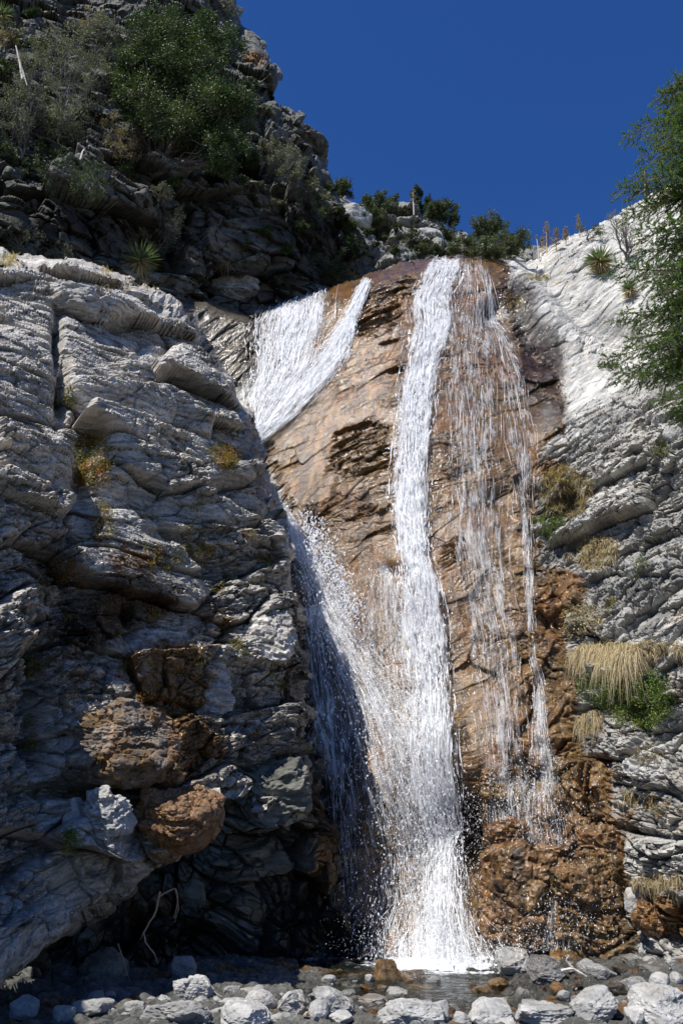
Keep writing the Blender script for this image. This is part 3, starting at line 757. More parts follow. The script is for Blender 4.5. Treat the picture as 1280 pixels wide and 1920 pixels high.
# splash at the foot
n = 9000
x = rng.normal(846, 80, n); y = 1830 - np.abs(rng.normal(0, 60, n))
drops(n, x, y, .6 + rng.uniform(-.2, .9, n), .2 + .8 * rng.uniform(0, 1, n) ** 3)
n = 3000
x = rng.normal(1000, 90, n); y = rng.uniform(1440, 1790, n)
drops(n, x, y, .25 + rng.uniform(0, .5, n), .2 + .45 * rng.uniform(0, 1, n) ** 2)
wf = empty('waterfall', tuple(surf(np.array([860.]), np.array([1810.]), np.array([.5]))[0]))
tag(wf, kind='structure')
org = np.array(wf.location)
sh = mesh_np('water_sheet', np.vstack(sheetV) - org, np.vstack(sheetF), M_SHEET, wf, {'dens': np.concatenate(sheetD)}, True, uv=np.vstack(sheetUV))
th = mesh_np('water_threads', np.vstack(strV) - org, np.vstack(strF), M_FOAM, wf, None, False)

# stream and plunge pool
def stream_material():
    m, nt, N, L = new_mat('stream_water')
    geo = N.new('ShaderNodeNewGeometry'); pos = geo.outputs['Position']
    h = noise(N, L, pos, 9, 5, .6, .6)
    bp = N.new('ShaderNodeBump'); bp.inputs['Strength'].default_value = .7; bp.inputs['Distance'].default_value = .06; L.new(h, bp.inputs['Height'])
    gl = N.new('ShaderNodeBsdfGlossy'); gl.inputs['Roughness'].default_value = .06; L.new(bp.outputs[0], gl.inputs['Normal'])
    tr = N.new('ShaderNodeBsdfTransparent'); tr.inputs[0].default_value = (.62, .68, .64, 1)
    fr = N.new('ShaderNodeFresnel'); fr.inputs[0].default_value = 1.33; L.new(bp.outputs[0], fr.inputs['Normal'])
    mx = N.new('ShaderNodeMixShader'); L.new(fr.outputs[0], mx.inputs[0]); L.new(tr.outputs[0], mx.inputs[1]); L.new(gl.outputs[0], mx.inputs[2])
    df = N.new('ShaderNodeBsdfDiffuse'); df.inputs[0].default_value = (.85, .88, .9, 1)
    fo = attr(N, 'foam')
    ff = ramp(N, L, math_(N, L, 'ADD', fo, math_(N, L, 'MULTIPLY', math_(N, L, 'SUBTRACT', noise(N, L, pos, 7, 6, .7, .5), .5), 1.1)), [(.38, g(0)), (.62, g(1))])
    m2 = N.new('ShaderNodeMixShader'); L.new(ff, m2.inputs[0]); L.new(mx.outputs[0], m2.inputs[1]); L.new(df.outputs[0], m2.inputs[2])
    o = N.new('ShaderNodeOutputMaterial'); L.new(m2.outputs[0], o.inputs[0]); return m
WL = -.025
Xw, Yw = np.meshgrid(np.arange(-1.6, 6.0, .04), np.arange(10.0, 15.2, .04))
Pw = np.stack([Xw, Yw, 0 * Xw], -1)
fc = on_ground(862, 1822)
rr = np.hypot((Xw - fc.x) / 1.05, (Yw - fc.y - .3) / .75)
Zw = WL + .012 * fbm(Pw * 5, 81, 3) + .02 * np.clip(Xw - 2, 0, 4) + .10 * np.exp(-rr ** 2 * 1.5) * (.6 + fbm(Pw * 6, 82, 3))
foam = np.exp(-rr ** 2 * .55) * .95 + .18 * smooth01(fbm(Pw * np.array([1.2, 4, 1]), 83, 3), .1, .5)
ny, nx = Xw.shape; idx = np.arange(ny * nx).reshape(ny, nx)
stw = mesh_np('stream', np.stack([Xw, Yw, Zw], -1).reshape(-1, 3), np.stack([idx[:-1, :-1], idx[:-1, 1:], idx[1:, 1:], idx[1:, :-1]], -1).reshape(-1, 4), stream_material(), attrs={'foam': foam.ravel()}, smooth=True)
tag(stw, kind='structure')

# ------------------------------------------------------------------ stones
import bmesh
_ico = {}
def ico(sub):
    if sub not in _ico:
        bm = bmesh.new(); bmesh.ops.create_icosphere(bm, subdivisions=sub, radius=1)
        V = np.array([v.co[:] for v in bm.verts]); F = np.array([[v.index for v in f.verts] for f in bm.faces]); bm.free()
        _ico[sub] = (V, F)
    return _ico[sub]
def stone_shape(seed, ext, sub=4, ang=.75, planes=13, flat_top=False, rough=.05, layered=0.0):
    """broken stone: a ball cut by random planes, then roughened; ext = size in x, y, z (m). base at z = 0"""
    r = np.random.default_rng(seed); V, F = ico(sub)
    n = r.normal(size=(planes, 3)); n /= np.linalg.norm(n, axis=1)[:, None]
    h = r.uniform(.55, .92, planes)
    n = np.vstack([n, [[1, 0, 0], [-1, 0, 0], [0, 1, 0], [0, -1, 0], [0, 0, 1], [0, 0, -1]]]); h = np.r_[h, [.85] * 4, .62 if flat_top else .85, .7]
    n[-6:] += r.normal(0, .12, (6, 3)); n /= np.linalg.norm(n, axis=1)[:, None]
    c = V @ n.T
    R = np.min(np.where(c > .05, h[None] / np.maximum(c, .05), 9), axis=1)
    R = ang * R + (1 - ang) * .9
    P = V * np.minimum(R, 1.25)[:, None]
    P += V * (rough * 2.2 * fbm(V * 2.1 + seed, seed, 3) + rough * fbm(V * 7 + seed, seed + 5, 3))[:, None]
    if layered:
        s = P[:, 2] * 5 + P[:, 0] * 1.2 + fbm(V * 2, seed, 2) * 1.2
        P += V * (layered * ((s - np.floor(s)) - .5))[:, None]
    lo, hi = P.min(0), P.max(0)
    P = (P - lo) / (hi - lo) - np.array([.5, .5, 0])
    return P * np.asarray(ext), F
M_STONE = rock_material('pale_creek_stone', (.45, .44, .415), (.20, .198, .19), (.3, .2, .9), 6, bump=.7)
def put_stone(name, px, py, w, h, label, seed, tone=.6, stain=0., rust=0., dark=0., wet=0., deep=1.25, sub=4, ang=.92, flat=False, group=None, cat='rock', rot=None, tilt=0., layered=.015, mat=None, Y=None, sink=.12, rough=.035):
    """px, py centre and w, h size in the picture; stands on the bed, or is lodged in the face when Y is given"""
    r = random.Random(seed)
    if Y is None:
        p = on_ground(px, py + h * .5)
        m = mpp(px, py + h * .5, p.y)
    else:
        p = at(px, py + h * .5, Y); m = mpp(px, py, Y)
    ext = (w * m, w * m * deep, h * m * (1.12 if Y is None else 1.05))
    V, F = stone_shape(seed, ext, sub, ang, flat_top=flat, layered=layered, rough=rough)
    a = math.radians(tilt)
    V = V @ np.array([[math.cos(a), 0, math.sin(a)], [0, 1, 0], [-math.sin(a), 0, math.cos(a)]])
    rz = (rot if rot is not None else r.uniform(-.15, .15)); cz, sz = math.cos(rz), math.sin(rz)
    V = V @ np.array([[cz, sz, 0], [-sz, cz, 0], [0, 0, 1]])
    n = len(V)
    loc = (p.x, p.y + ext[1] * .35, p.z - ext[2] * sink)
    if w > 56 and sub >= 5:
        Nn = np.zeros_like(V); fn_ = np.cross(V[F[:, 1]] - V[F[:, 0]], V[F[:, 2]] - V[F[:, 0]])
        for k_ in range(3): np.add.at(Nn, F[:, k_], fn_)
        Nn /= np.linalg.norm(Nn, axis=1)[:, None] + 1e-12
        sc_ = .35 + .35 * w * m
        hh, tt_ = relief(V + np.array(loc), FN_A if mat is not M_BC else (0, -.3, .95), [(sc_ * .9, sc_ * .08), (sc_ * .38, sc_ * .035), (sc_ * .15, sc_ * .012)], .42, seed, .1, saw=(.03, .13), wig=.8)
        V = V + Nn * hh[:, None] * (1.0 if Y is not None else .45)
        tone = np.clip(tone + (tt_ - .5) * .7, 0, 1)
    o = mesh_np(name, V, F, mat or M_STONE, None, dict(tone=np.full(n, tone), stain=np.full(n, stain), rust=np.full(n, rust), dark=np.full(n, dark), wet=np.full(n, wet)), False, loc=loc)
    return tag(o, label, cat, group)

G1 = 'stones along the front of the creek bed'
SL = [ # px, py, w, h, label, options
 (357,1860,80,42,'pale squared boulder with a flat sunlit top, lit against the dark alcove', dict(tone=.75, flat=True, ang=.95, deep=.8, sub=5, layered=.02)),
 (341,1821,48,44,'dark grey upright block in the shade just behind the pale squared boulder', dict(tone=.35, ang=.9, dark=.3)),
 (303,1880,30,20,'small bluish rounded rock touching the left foot of the pale squared boulder', dict(tone=.5)),
 (322,1908,150,46,'wide flat grey slab of thin layers below the pale squared boulder', dict(tone=.4, layered=.05, deep=.7, sub=5, stain=.15)),
 (432,1866,32,26,'small brownish rounded stone beside the dry forked stick', dict(tone=.5, stain=.2)),
 (466,1866,52,18,'flat grey wet stone behind the round pale boulder', dict(tone=.45, wet=.4)),
 (486,1886,58,42,'round smooth pale grey boulder left of the pointed white boulder', dict(tone=.6, ang=.35, sub=5)),
 (456,1914,98,48,'broad white boulder cut off by the bottom edge, left of the middle', dict(tone=.85, sub=5, ang=.6)),
 (438,1886,48,20,'low pale stone wedged in front of the brownish rounded stone', dict(tone=.7)),
 (400,1904,42,16,'flat purplish grey stone at the right end of the layered slab', dict(tone=.55, flat=True)),
 (414,1886,30,14,'small flat light stone next to the foot of the dry stick', dict(tone=.6)),
 (545,1886,64,44,'white angular boulder with a pointed broken top', dict(tone=.8, ang=.95, sub=5)),
 (625,1888,84,50,'grey damp boulder with a white band along its front', dict(tone=.5, wet=.4, sub=5, ang=.8)),
 (596,1900,38,38,'rounded white stone leaning on the grey damp boulder', dict(tone=.8, ang=.5)),
 (588,1872,20,18,'small upright brown grey stone behind the leaning white stone', dict(tone=.4, stain=.2)),
 (536,1909,26,12,'small tan stone at the foot of the pointed white boulder', dict(tone=.6, stain=.35)),
 (520,1913,30,16,'grey stone between the broad white boulder and the tan stone', dict(tone=.5)),
 (640,1912,46,22,'white stone at the bottom edge in front of the grey damp boulder', dict(tone=.8)),
 (727,1826,52,44,'brown wet squared block standing in shallow water left of the splash', dict(tone=.4, stain=.75, rust=.2, wet=.8, ang=.95, deep=.7)),
 (777,1836,50,28,'glistening tan rock between the brown block and the splash', dict(tone=.6, stain=.5, wet=.9)),
 (812,1846,40,20,'dark wet flat rock at the left edge of the foam', dict(tone=.3, stain=.3, dark=.4, wet=1)),
 (800,1862,64,16,'flat brown wet slab in the stream in front of the foam', dict(tone=.4, stain=.6, wet=1)),
 (772,1908,134,46,'long pale flat topped boulder at the bottom edge below the splash', dict(tone=.7, flat=True, sub=5, ang=.85, deep=.6)),
 (826,1905,34,44,'upright grey stone pressed against the right end of the long pale boulder', dict(tone=.55, ang=.9)),
 (868,1915,40,24,'low whitish stone with dark underside right of the upright grey stone', dict(tone=.7)),
 (928,1911,98,44,'broad white cracked boulder at the bottom edge, right of the middle', dict(tone=.8, sub=5, ang=.8)),
 (968,1806,64,44,'grey green boulder at the right rim of the splash', dict(tone=.6, wet=.6, stain=.22, sub=5)),
 (1036,1828,78,54,'large dark layered wet boulder right of the grey green boulder', dict(tone=.35, dark=.45, wet=.7, layered=.04, sub=5)),
 (1048,1856,28,22,'orange brown rounded cobble under the dark layered boulder', dict(tone=.6, stain=.9, rust=.6, wet=.6, ang=.3)),
 (983,1868,24,26,'dark upright wedge of rock in the stream', dict(tone=.25, dark=.4, wet=.6, ang=.95)),
 (1104,1816,34,28,'round speckled wet stone beside the driftwood', dict(tone=.5, wet=.9, dark=.3, ang=.4)),
 (1135,1830,54,32,'angular dark wet rock right of the driftwood', dict(tone=.4, dark=.3, wet=.8, ang=.95)),
 (1163,1860,42,32,'black glossy rounded rock in the stream', dict(tone=.25, dark=.75, wet=1)),
 (1205,1856,56,36,'bluish grey wet slab with pale streaks beside the round pale boulder', dict(tone=.45, wet=.7, layered=.04, dark=.2)),
 (1245,1845,40,34,'round pale boulder above the big white slab at the right edge', dict(tone=.8, ang=.35)),
 (1276,1842,30,30,'pale grey stone cut by the right edge, beside the round pale boulder', dict(tone=.7)),
 (1130,1896,96,54,'white slab with curved grey streaks, tilted down to the right', dict(tone=.8, tilt=12, layered=.03, sub=5, ang=.85)),
 (1084,1888,22,34,'dark brown upright wedge left of the tilted white slab', dict(tone=.3, stain=.4, dark=.35, ang=.95)),
 (1258,1898,106,66,'biggest white boulder, cut by the right edge of the creek', dict(tone=.9, sub=5, ang=.85, tilt=-6)),
 (1205,1912,44,34,'white cracked stone between the tilted slab and the biggest boulder', dict(tone=.75)),
 (1215,1884,44,26,'brown mossy stone above the white cracked stone', dict(tone=.4, stain=.6)),
 (1028,1910,112,36,'low white layered slab left of the tilted white slab', dict(tone=.8, layered=.05, sub=5)),
 (1265,1786,38,24,'wet bluish rounded rock under the rust red rock', dict(tone=.4, wet=.9, dark=.2, ang=.4)),
 (1212,1780,26,22,'pale speckled stone at the foot of the big brown dome', dict(tone=.7, wet=.7, stain=.2)),
 (1262,1812,22,18,'small pale square stone among dark wet stones at the right', dict(tone=.75, ang=.95)),
 (1196,1802,44,20,'flat dark wet stone below the pale speckled stone', dict(tone=.35, dark=.4, wet=.9)),
 (1172,1820,40,20,'black shining flat rock above the bluish grey slab', dict(tone=.25, dark=.7, wet=1)),
 (1235,1820,60,16,'long dark wet stone behind the round pale boulder', dict(tone=.3, dark=.5, wet=.9)),
 (115,1906,40,28,'shaded grey blue block near the lower left corner', dict(tone=.5, ang=.9)),
 (166,1896,70,30,'long shaded bluish rock in the alcove, right of the grey blue block', dict(tone=.5, flat=True, layered=.03)),
 (250,1894,54,26,'shaded bluish rock left of the layered slab', dict(tone=.5)),
 (176,1872,34,20,'small square shaded stone at the back of the alcove floor', dict(tone=.4, ang=.95)),
 (203,1870,24,16,'small rounded shaded stone beside the square shaded stone', dict(tone=.4)),
 (40,1896,50,44,'dark rounded boulder in the shade at the left corner', dict(tone=.3, dark=.2)),
 (745,1866,44,20,'grey wet stone in shallow water below the brown block', dict(tone=.45, wet=.9, stain=.3)),
 (700,1880,60,14,'flat wet stone barely above the water behind the long pale boulder', dict(tone=.4, wet=1, stain=.4)),
 (905,1862,46,18,'brown wet stone in the stream right of the foam', dict(tone=.4, stain=.6, wet=1, rust=.2)),
 (938,1846,40,18,'reddish wet stones edge stone at the lower rim of the foam', dict(tone=.4, stain=.7, rust=.5, wet=1)),
 (1000,1886,40,16,'small flat grey stone in the stream behind the layered white slab', dict(tone=.5, wet=.6)),
]
SL[-2] = (*SL[-2][:4], 'reddish wet stone at the lower rim of the foam', SL[-2][5])
for k, (px, py, w, h, lab, kw) in enumerate(SL):
    put_stone('boulder' if w > 60 else 'stone', px, py, w, h, lab, 900 + k, group=G1, **kw)

# rocks lodged in the faces
EM = [
 ('boulder',332,1540,172,118,12.0,'orange brown seep-stained boulder jutting out over the dark alcove', dict(tone=.6, stain=.8, rust=.9, wet=.55, ang=.85, flat=True, tilt=6, mat=M_A, deep=.8, sub=6, rough=.08)),
 ('boulder',208,1398,220,160,12.0,'big rounded brown grey boulder with rough lit left face above the orange boulder', dict(tone=.3, stain=.52, dark=.2, ang=.9, mat=M_A, deep=.5, sub=6, rough=.07, layered=.03)),
 ('boulder',188,1530,100,84,11.3,'white broken rock wedged left of the orange boulder', dict(tone=.9, ang=.95, layered=.04, sub=5)),
 ('boulder',134,1526,40,52,11.2,'small white fractured block at the left end of the ledge', dict(tone=.9, ang=.95, layered=.04)),
 ('boulder',505,1490,176,100,13.9,'large flat shaded slab of grey rock at the right end of the buttress', dict(tone=.45, ang=.95, tilt=14, deep=.5, sub=5, dark=.2, mat=M_CAVE)),
 ('boulder',516,1620,60,40,14.4,'squared grey block in the shaded wall right of the alcove', dict(tone=.8, ang=.95, mat=M_CAVE, deep=.6)),
 ('boulder',352,1680,56,50,13.6,'pale shaded rock above the hanging roots', dict(tone=.9, ang=.9, tilt=-20, mat=M_CAVE)),
 ('boulder',185,1825,96,66,12.3,'shaded rock with pale lumps at the back of the alcove', dict(tone=.75, ang=.8, mat=M_CAVE, layered=.08)),
 ('boulder',486,1188,110,110,13.9,'stack of pale layered rock on the right shoulder of the buttress', dict(tone=.9, ang=.9, layered=.05, mat=M_A, deep=.6, sub=5, tilt=-12)),
 ('boulder',412,1290,80,120,12.9,'pale blue grey block beside the brown seep', dict(tone=.9, ang=.9, layered=.04, mat=M_A, deep=.6, sub=5, tilt=20)),
 ('boulder',955,1486,96,92,15.4,'rounded mossy knob under the right veil of water, upper of two', dict(tone=.5, stain=.66, wet=.8, rust=.15, ang=.6, mat=M_BC, sub=5, rough=.12)),
 ('boulder',964,1582,112,84,15.1,'rounded mossy knob under the right veil of water, lower of two', dict(tone=.6, stain=.66, wet=.8, rust=.1, ang=.6, mat=M_BC, sub=5, rough=.12)),
 ('boulder',1000,1712,200,210,13.9,'big brown wet dome of rock right of the plunge pool', dict(tone=.45, stain=.72, wet=.85, rust=.25, ang=.8, mat=M_BC, sub=6, rough=.07)),
 ('boulder',1135,1718,175,190,13.0,'dark brown streaked dome of rock near the right bank', dict(tone=.35, stain=.72, wet=.8, rust=.35, dark=.2, ang=.8, mat=M_BC, sub=6, rough=.06, layered=.03)),
 ('boulder',1145,1590,110,80,13.6,'orange brown mossy boulder above the streaked dome', dict(tone=.5, stain=.66, wet=.7, rust=.5, ang=.85, mat=M_BC, sub=5, rough=.12)),
 ('boulder',1258,1728,120,84,12.2,'rust red rock at the right edge under dry grass', dict(tone=.6, stain=.72, wet=.6, rust=.75, ang=.6, mat=M_BC, sub=5, rough=.10)),
 ('boulder',1266,808,36,34,15.6,'lone round white rock under the fir at the right edge', dict(tone=1.0, ang=.3)),
 ('boulder',1000,1212,66,62,15.6,'squared brown wet block split by a thin fall', dict(tone=.45, stain=.66, wet=.7, rust=.3, ang=.9, mat=M_BC, sub=5)),
 ('boulder',1200,1690,50,44,12.9,'white broken rock beside the rust red rock', dict(tone=.9, ang=.9, layered=.04)),
 ('boulder',575,238,80,60,31.5,'rounded grey outcrop bulging from the skyline of the mountain', dict(tone=.6, ang=.7, mat=M_D, layered=.08, sub=5, deep=1.5)),
 ('boulder',215,700,170,90,13.6,'smooth arched slab of grey rock on the upper buttress', dict(tone=.75, ang=.85, mat=M_A, layered=.05, sub=6, deep=.5, tilt=14)),
 ('boulder',125,545,110,70,15.2,'rounded layered block at the top of the buttress', dict(tone=.7, ang=.7, mat=M_A, layered=.04, sub=5, deep=.7)),
 ('boulder',238,545,70,44,16.4,'squat fractured block behind the arched slab', dict(tone=.7, ang=.8, mat=M_A, layered=.04, sub=5)),
 ('boulder',430,528,110,60,18.4,'sunlit hump of rock on the shaded ledge left of the falls', dict(tone=.6, ang=.6, mat=M_A, layered=.04, sub=5, deep=.8)),
 ('boulder',660,395,60,34,42,'pale tilted slab on the hill above the falls', dict(tone=.8, ang=.95, mat=M_STONE, sub=4, tilt=-25)),
 ('boulder',800,430,60,36,44,'pale blocky outcrop under the dark trees on the hill', dict(tone=.7, ang=.95, mat=M_STONE, sub=4)),
]
for k, (nm, px, py, w, h, Y, lab, kw) in enumerate(EM):
    pY = hitY(px, py, Y)
    put_stone(nm, px, py, w, h, lab, 1500 + k, Y=pY - .12 * w * mpp(px, py, pY) * (0 if k in (0, 1) else 1), sink=.0, **{**kw, 'deep': kw.get('deep', .8)}).location.y += .0

# small cobbles: copies of a few shapes
GC = 'small cobbles scattered over the creek bed'
protos = []
for k in range(10):
    V, F = stone_shape(3000 + k, (1, random.uniform(.7, 1.1), random.uniform(.4, .75)), 3, .7)
    n = len(V); w_ = k % 2
    me_o = mesh_np('cobble', V, F, M_STONE, None, dict(tone=np.full(n, [.6, .25, .45, .2, .35, .15, .7, .3, .5, .2][k]), stain=np.full(n, [0, .3, .1, .6, 0, .3, 0, .9, .2, .5][k]), rust=np.full(n, [0, .2, 0, .5, 0, 0, 0, .8, 0, .3][k]), dark=np.full(n, .5 * w_), wet=np.full(n, .9 * w_)))
    protos.append(me_o)
used = set()
for k in range(270):
    wetz = k % 5 != 0
    for _ in range(30):
        px = random.uniform(200, 1280); py = random.uniform(1805 if px > 1050 else 1840, 1915)
        if px < 600 and py < 1868 + (600 - px) * .02: continue
        if 760 < px < 930 and py < 1850: continue
        break
    p = on_ground(px, py)
    near = px > 640
    j = random.choice([1, 3, 5, 7, 9, 3, 5, 1, 8, 4]) if near else random.choice([0, 2, 4, 6, 8, 3])
    o = protos[j]
    if j in used: o = o.copy(); C.objects.link(o)
    used.add(j)
    sz = .035 + .13 * random.random() ** 1.6
    o.scale = (sz * random.uniform(.8, 1.4),) * 2 + (sz,)
    o.rotation_euler = (random.uniform(-.3, .3), random.uniform(-.3, .3), random.uniform(0, 6.28))
    o.location = (p.x, p.y, p.z - sz * .12 + .03)
    tag(o, 'small loose cobble among the larger stones of the creek bed', 'cobble', GC)
for j, o in enumerate(protos):
    if j not in used: bpy.data.objects.remove(o)

# ------------------------------------------------------------------ vegetation
M_OAK = leaf_material('oak_leaves', (.018, .034, .009), (.052, .088, .019), (.11, .14, .03), .25, .5, .4)
M_GREY = leaf_material('grey_green_leaves', (.07, .076, .05), (.16, .17, .115), (.29, .29, .21), .25, .6)
M_BUSH = leaf_material('bush_leaves', (.035, .048, .018), (.085, .11, .038), (.17, .18, .07), .25)
M_FIR = leaf_material('fir_needles', (.05, .095, .022), (.13, .215, .045), (.22, .30, .07), .42, .45)
M_YUC = leaf_material('yucca_blades', (.05, .085, .035), (.13, .18, .09), (.25, .28, .15), .2, .4)
M_DRY = leaf_material('dry_blades', (.17, .125, .065), (.42, .33, .19), (.68, .58, .40), .3, .7)
M_AUT = leaf_material('autumn_leaves', (.05, .07, .015), (.22, .20, .035), (.42, .13, .03), .35, .6)
M_LUSH = leaf_material('lush_leaves', (.035, .075, .012), (.10, .18, .03), (.26, .30, .06), .35, .45)
M_TWIG = plain('grey_bark', (.12, .10, .085), (.30, .27, .24), 9, .85, .5, (1, 1, .3))
M_BARK = plain('brown_bark', (.06, .045, .035), (.19, .15, .12), 9, .9, .8, (1, 1, .25))
M_DEAD = plain('bleached_wood', (.38, .33, .27), (.68, .62, .54), 7, .8, .3, (1, 1, .2))
M_STALK = plain('dry_stalk', (.36, .22, .13), (.58, .42, .28), 12, .8, .3)

def rand_ball(n):
    v = rng.normal(size=(n, 3)); v /= np.linalg.norm(v, axis=1)[:, None]
    return v * rng.uniform(0, 1, n)[:, None] ** (1 / 3)
def bend(a, b, k=6, sag=.12, jit=.05):
    a = np.asarray(a, float); b = np.asarray(b, float); t = np.linspace(0, 1, k)[:, None]
    L_ = np.linalg.norm(b - a)
    P = a + (b - a) * t + np.array([0, 0, 1]) * sag * L_ * np.sin(t * math.pi) + rng.normal(0, jit * L_, (k, 3)) * np.sin(t * math.pi)
    return P
def woody(name, label, cat, base, blobs_px, Y, leafmat, woodmat, nclus, nleaf, leaf, trunk, group=None, thick=.8, twigs=7, crel=.30, density_shell=.35, tone_bias=0., wood_name='trunk', leaf_name='crown'):
    """tree or shrub: stem from base, limbs to clumps inside the given picture ellipses, twigs and leaves round every clump"""
    base = np.array(base, float)
    root = empty(name, tuple(base), label, cat, group)
    W = Geo(); Lf = Geo()
    areas = np.array([b[2] * b[3] for b in blobs_px], float); areas /= areas.sum()
    for bi, (bx, by, rx, ry) in enumerate(blobs_px):
        m = mpp(bx, by, Y)
        c0 = unproject(bx, by, Y)
        rad = np.array([rx * m, max(rx, ry) * m * thick, ry * m])
        limb = bend(base, c0 - np.array([0, 0, rad[2] * .3]), 7, .02, .05)
        W.tube(limb, np.linspace(trunk * (1 if bi == 0 else .7), trunk * .28, 7), 7)
        nc = max(3, int(round(nclus * areas[bi])))
        v = rng.normal(size=(nc, 3)); v /= np.linalg.norm(v, axis=1)[:, None]
        rr_ = rng.uniform(density_shell, 1, nc) ** .7
        cc = c0 + v * rr_[:, None] * rad * (1 + .18 * rng.normal(size=(nc, 1)))
        crad = crel * rad.mean() * rng.uniform(.6, 1.25, nc)
        for c, cr in zip(cc, crad):
            j = rng.integers(2, 7)
            br = bend(limb[j], c, 5, .08, .07)
            W.tube(br, np.linspace(trunk * .22, trunk * .07, 5), 4)
            k = max(4, int(nleaf * (cr / crad.mean()) ** 1.6))
            tw = rng.normal(size=(twigs, 3)); tw[:, 2] += .35; tw /= np.linalg.norm(tw, axis=1)[:, None]
            for d in tw:
                W.tube(np.array([c, c + d * cr * .6, c + d * cr * 1.1 + np.array([0, 0, -.05 * cr])]), [trunk * .06, trunk * .035, trunk * .012], 3)
            ti = rng.integers(0, twigs, k); tt = rng.uniform(.15, 1.2, k)
            P = c + tw[ti] * (cr * tt)[:, None] + rng.normal(0, cr * .24, (k, 3))
            dirs = tw[ti] * .8 + rng.normal(size=(k, 3)) * .7
            base_tone = rng.uniform(0, .5)
            Lf.leaves(P, leaf * rng.uniform(.6, 1.3, k), leaf * .5 * rng.uniform(.6, 1.2, k), dirs, np.clip(base_tone + rng.uniform(0, .45, k) + tone_bias, 0, 1))
    W.build(wood_name, woodmat, root, base); Lf.build(leaf_name, leafmat, root, base)
    return root

def anchored(px, py, Y=None):
    p, n = hit(px, py)
    if p is None or (Y and abs(p.y - Y) > 10): return at(px, py, Y or 20.0)
    return p
def shrub(name, label, bpx, bpy_, bl, leafmat=M_GREY, nclus=16, nleaf=60, leafpx=3.2, trunkpx=3, cat='shrub', group=None, wood=M_TWIG, Y=None, twigs=6, lift=.0, wood_name='stems', leaf_name='foliage', dense=.3, tb=0.):
    p = anchored(bpx, bpy_, Y)
    m = mpp(bpx, bpy_, p.y)
    return woody(name, label, cat, p, bl, p.y - lift, leafmat, wood, nclus, nleaf, leafpx * m, trunkpx * m, group, twigs=twigs, wood_name=wood_name, leaf_name=leaf_name, density_shell=dense, tone_bias=tb)

# big oak on the ledge of the mountainside
shrub('oak_tree', 'big dark green oak with glossy leaves and forked trunk on the upper left ledge', 288, 330,
      [(330,130,100,95), (280,90,62,60), (395,95,58,68), (412,190,58,80), (248,170,48,60), (340,235,100,65), (415,285,48,55), (300,45,45,35), (385,40,35,30), (240,120,40,40)],
      M_OAK, 330, 330, 4.6, 9, 'tree', wood=M_BARK, twigs=8, wood_name='trunk', leaf_name='crown', lift=1.5, dense=.2)
# grey green shrubs of the mountainside
MS = [
 ('shrub','large grey green shrub at the left edge above the dark overhang',40,300,[(40,200,60,60),(20,260,45,40),(70,150,50,50)],M_GREY,60,100),
 ('shrub','tall grey green shrub with dark leaning stem, between the dead snag and the oak',120,250,[(125,110,70,60),(150,170,60,55),(90,80,50,40),(190,120,40,50)],M_GREY,70,100),
 ('shrub','low grey shrub on the ledge left of the dry tan bush',110,270,[(110,225,60,36),(60,240,40,36)],M_GREY,36,90),
 ('shrub','silvery shrub spreading over the dark overhang in front of the cave, left of the falls',285,480,[(270,400,60,36),(320,430,50,34),(220,420,40,30),(290,455,50,20)],M_GREY,56,80),
 ('shrub','small silvery shrub at the left edge on top of the buttress',35,478,[(35,450,42,30)],M_GREY,22,80),
 ('shrub','low silvery shrub next to the small one on top of the buttress',115,480,[(118,470,40,16)],M_GREY,16,60),
 ('shrub','round grey green bush on the rocky shoulder right of the oak',540,345,[(535,300,30,34),(555,325,30,24)],M_GREY,26,80),
 ('shrub','dark green bush hanging below the grey one on the rocky shoulder',590,395,[(585,360,32,32),(600,390,22,24)],M_BUSH,26,80),
 ('shrub','dense green bush at the water edge above the left chute of the falls',600,525,[(595,500,42,30),(640,510,30,18)],M_BUSH,36,80),
 ('shrub','dark thicket under the right side of the oak',410,325,[(410,300,40,34),(370,310,40,26)],M_OAK,30,90),
 ('shrub','sparse dull green shrub above the snag at the left edge',20,70,[(20,60,30,24)],M_BUSH,14,60),
 ('shrub','dark shrub overhanging the skyline at the very top',425,10,[(425,5,34,18)],M_GREY,18,60),
 ('shrub','dull green bush in the cleft above the tan dry bush',190,75,[(185,60,50,26)],M_GREY,26,80),
 ('shrub','drooping dark shrub under the ledge at the left',140,345,[(110,320,60,30),(170,350,50,30)],M_OAK,36,80),
]
for (nm, lab, bx, by, bl, lm, nc, nl) in MS:
    shrub(nm, lab, bx, by, bl, lm, nc, int(nl * 1.5), 3.4, 2.4, lift=.6)
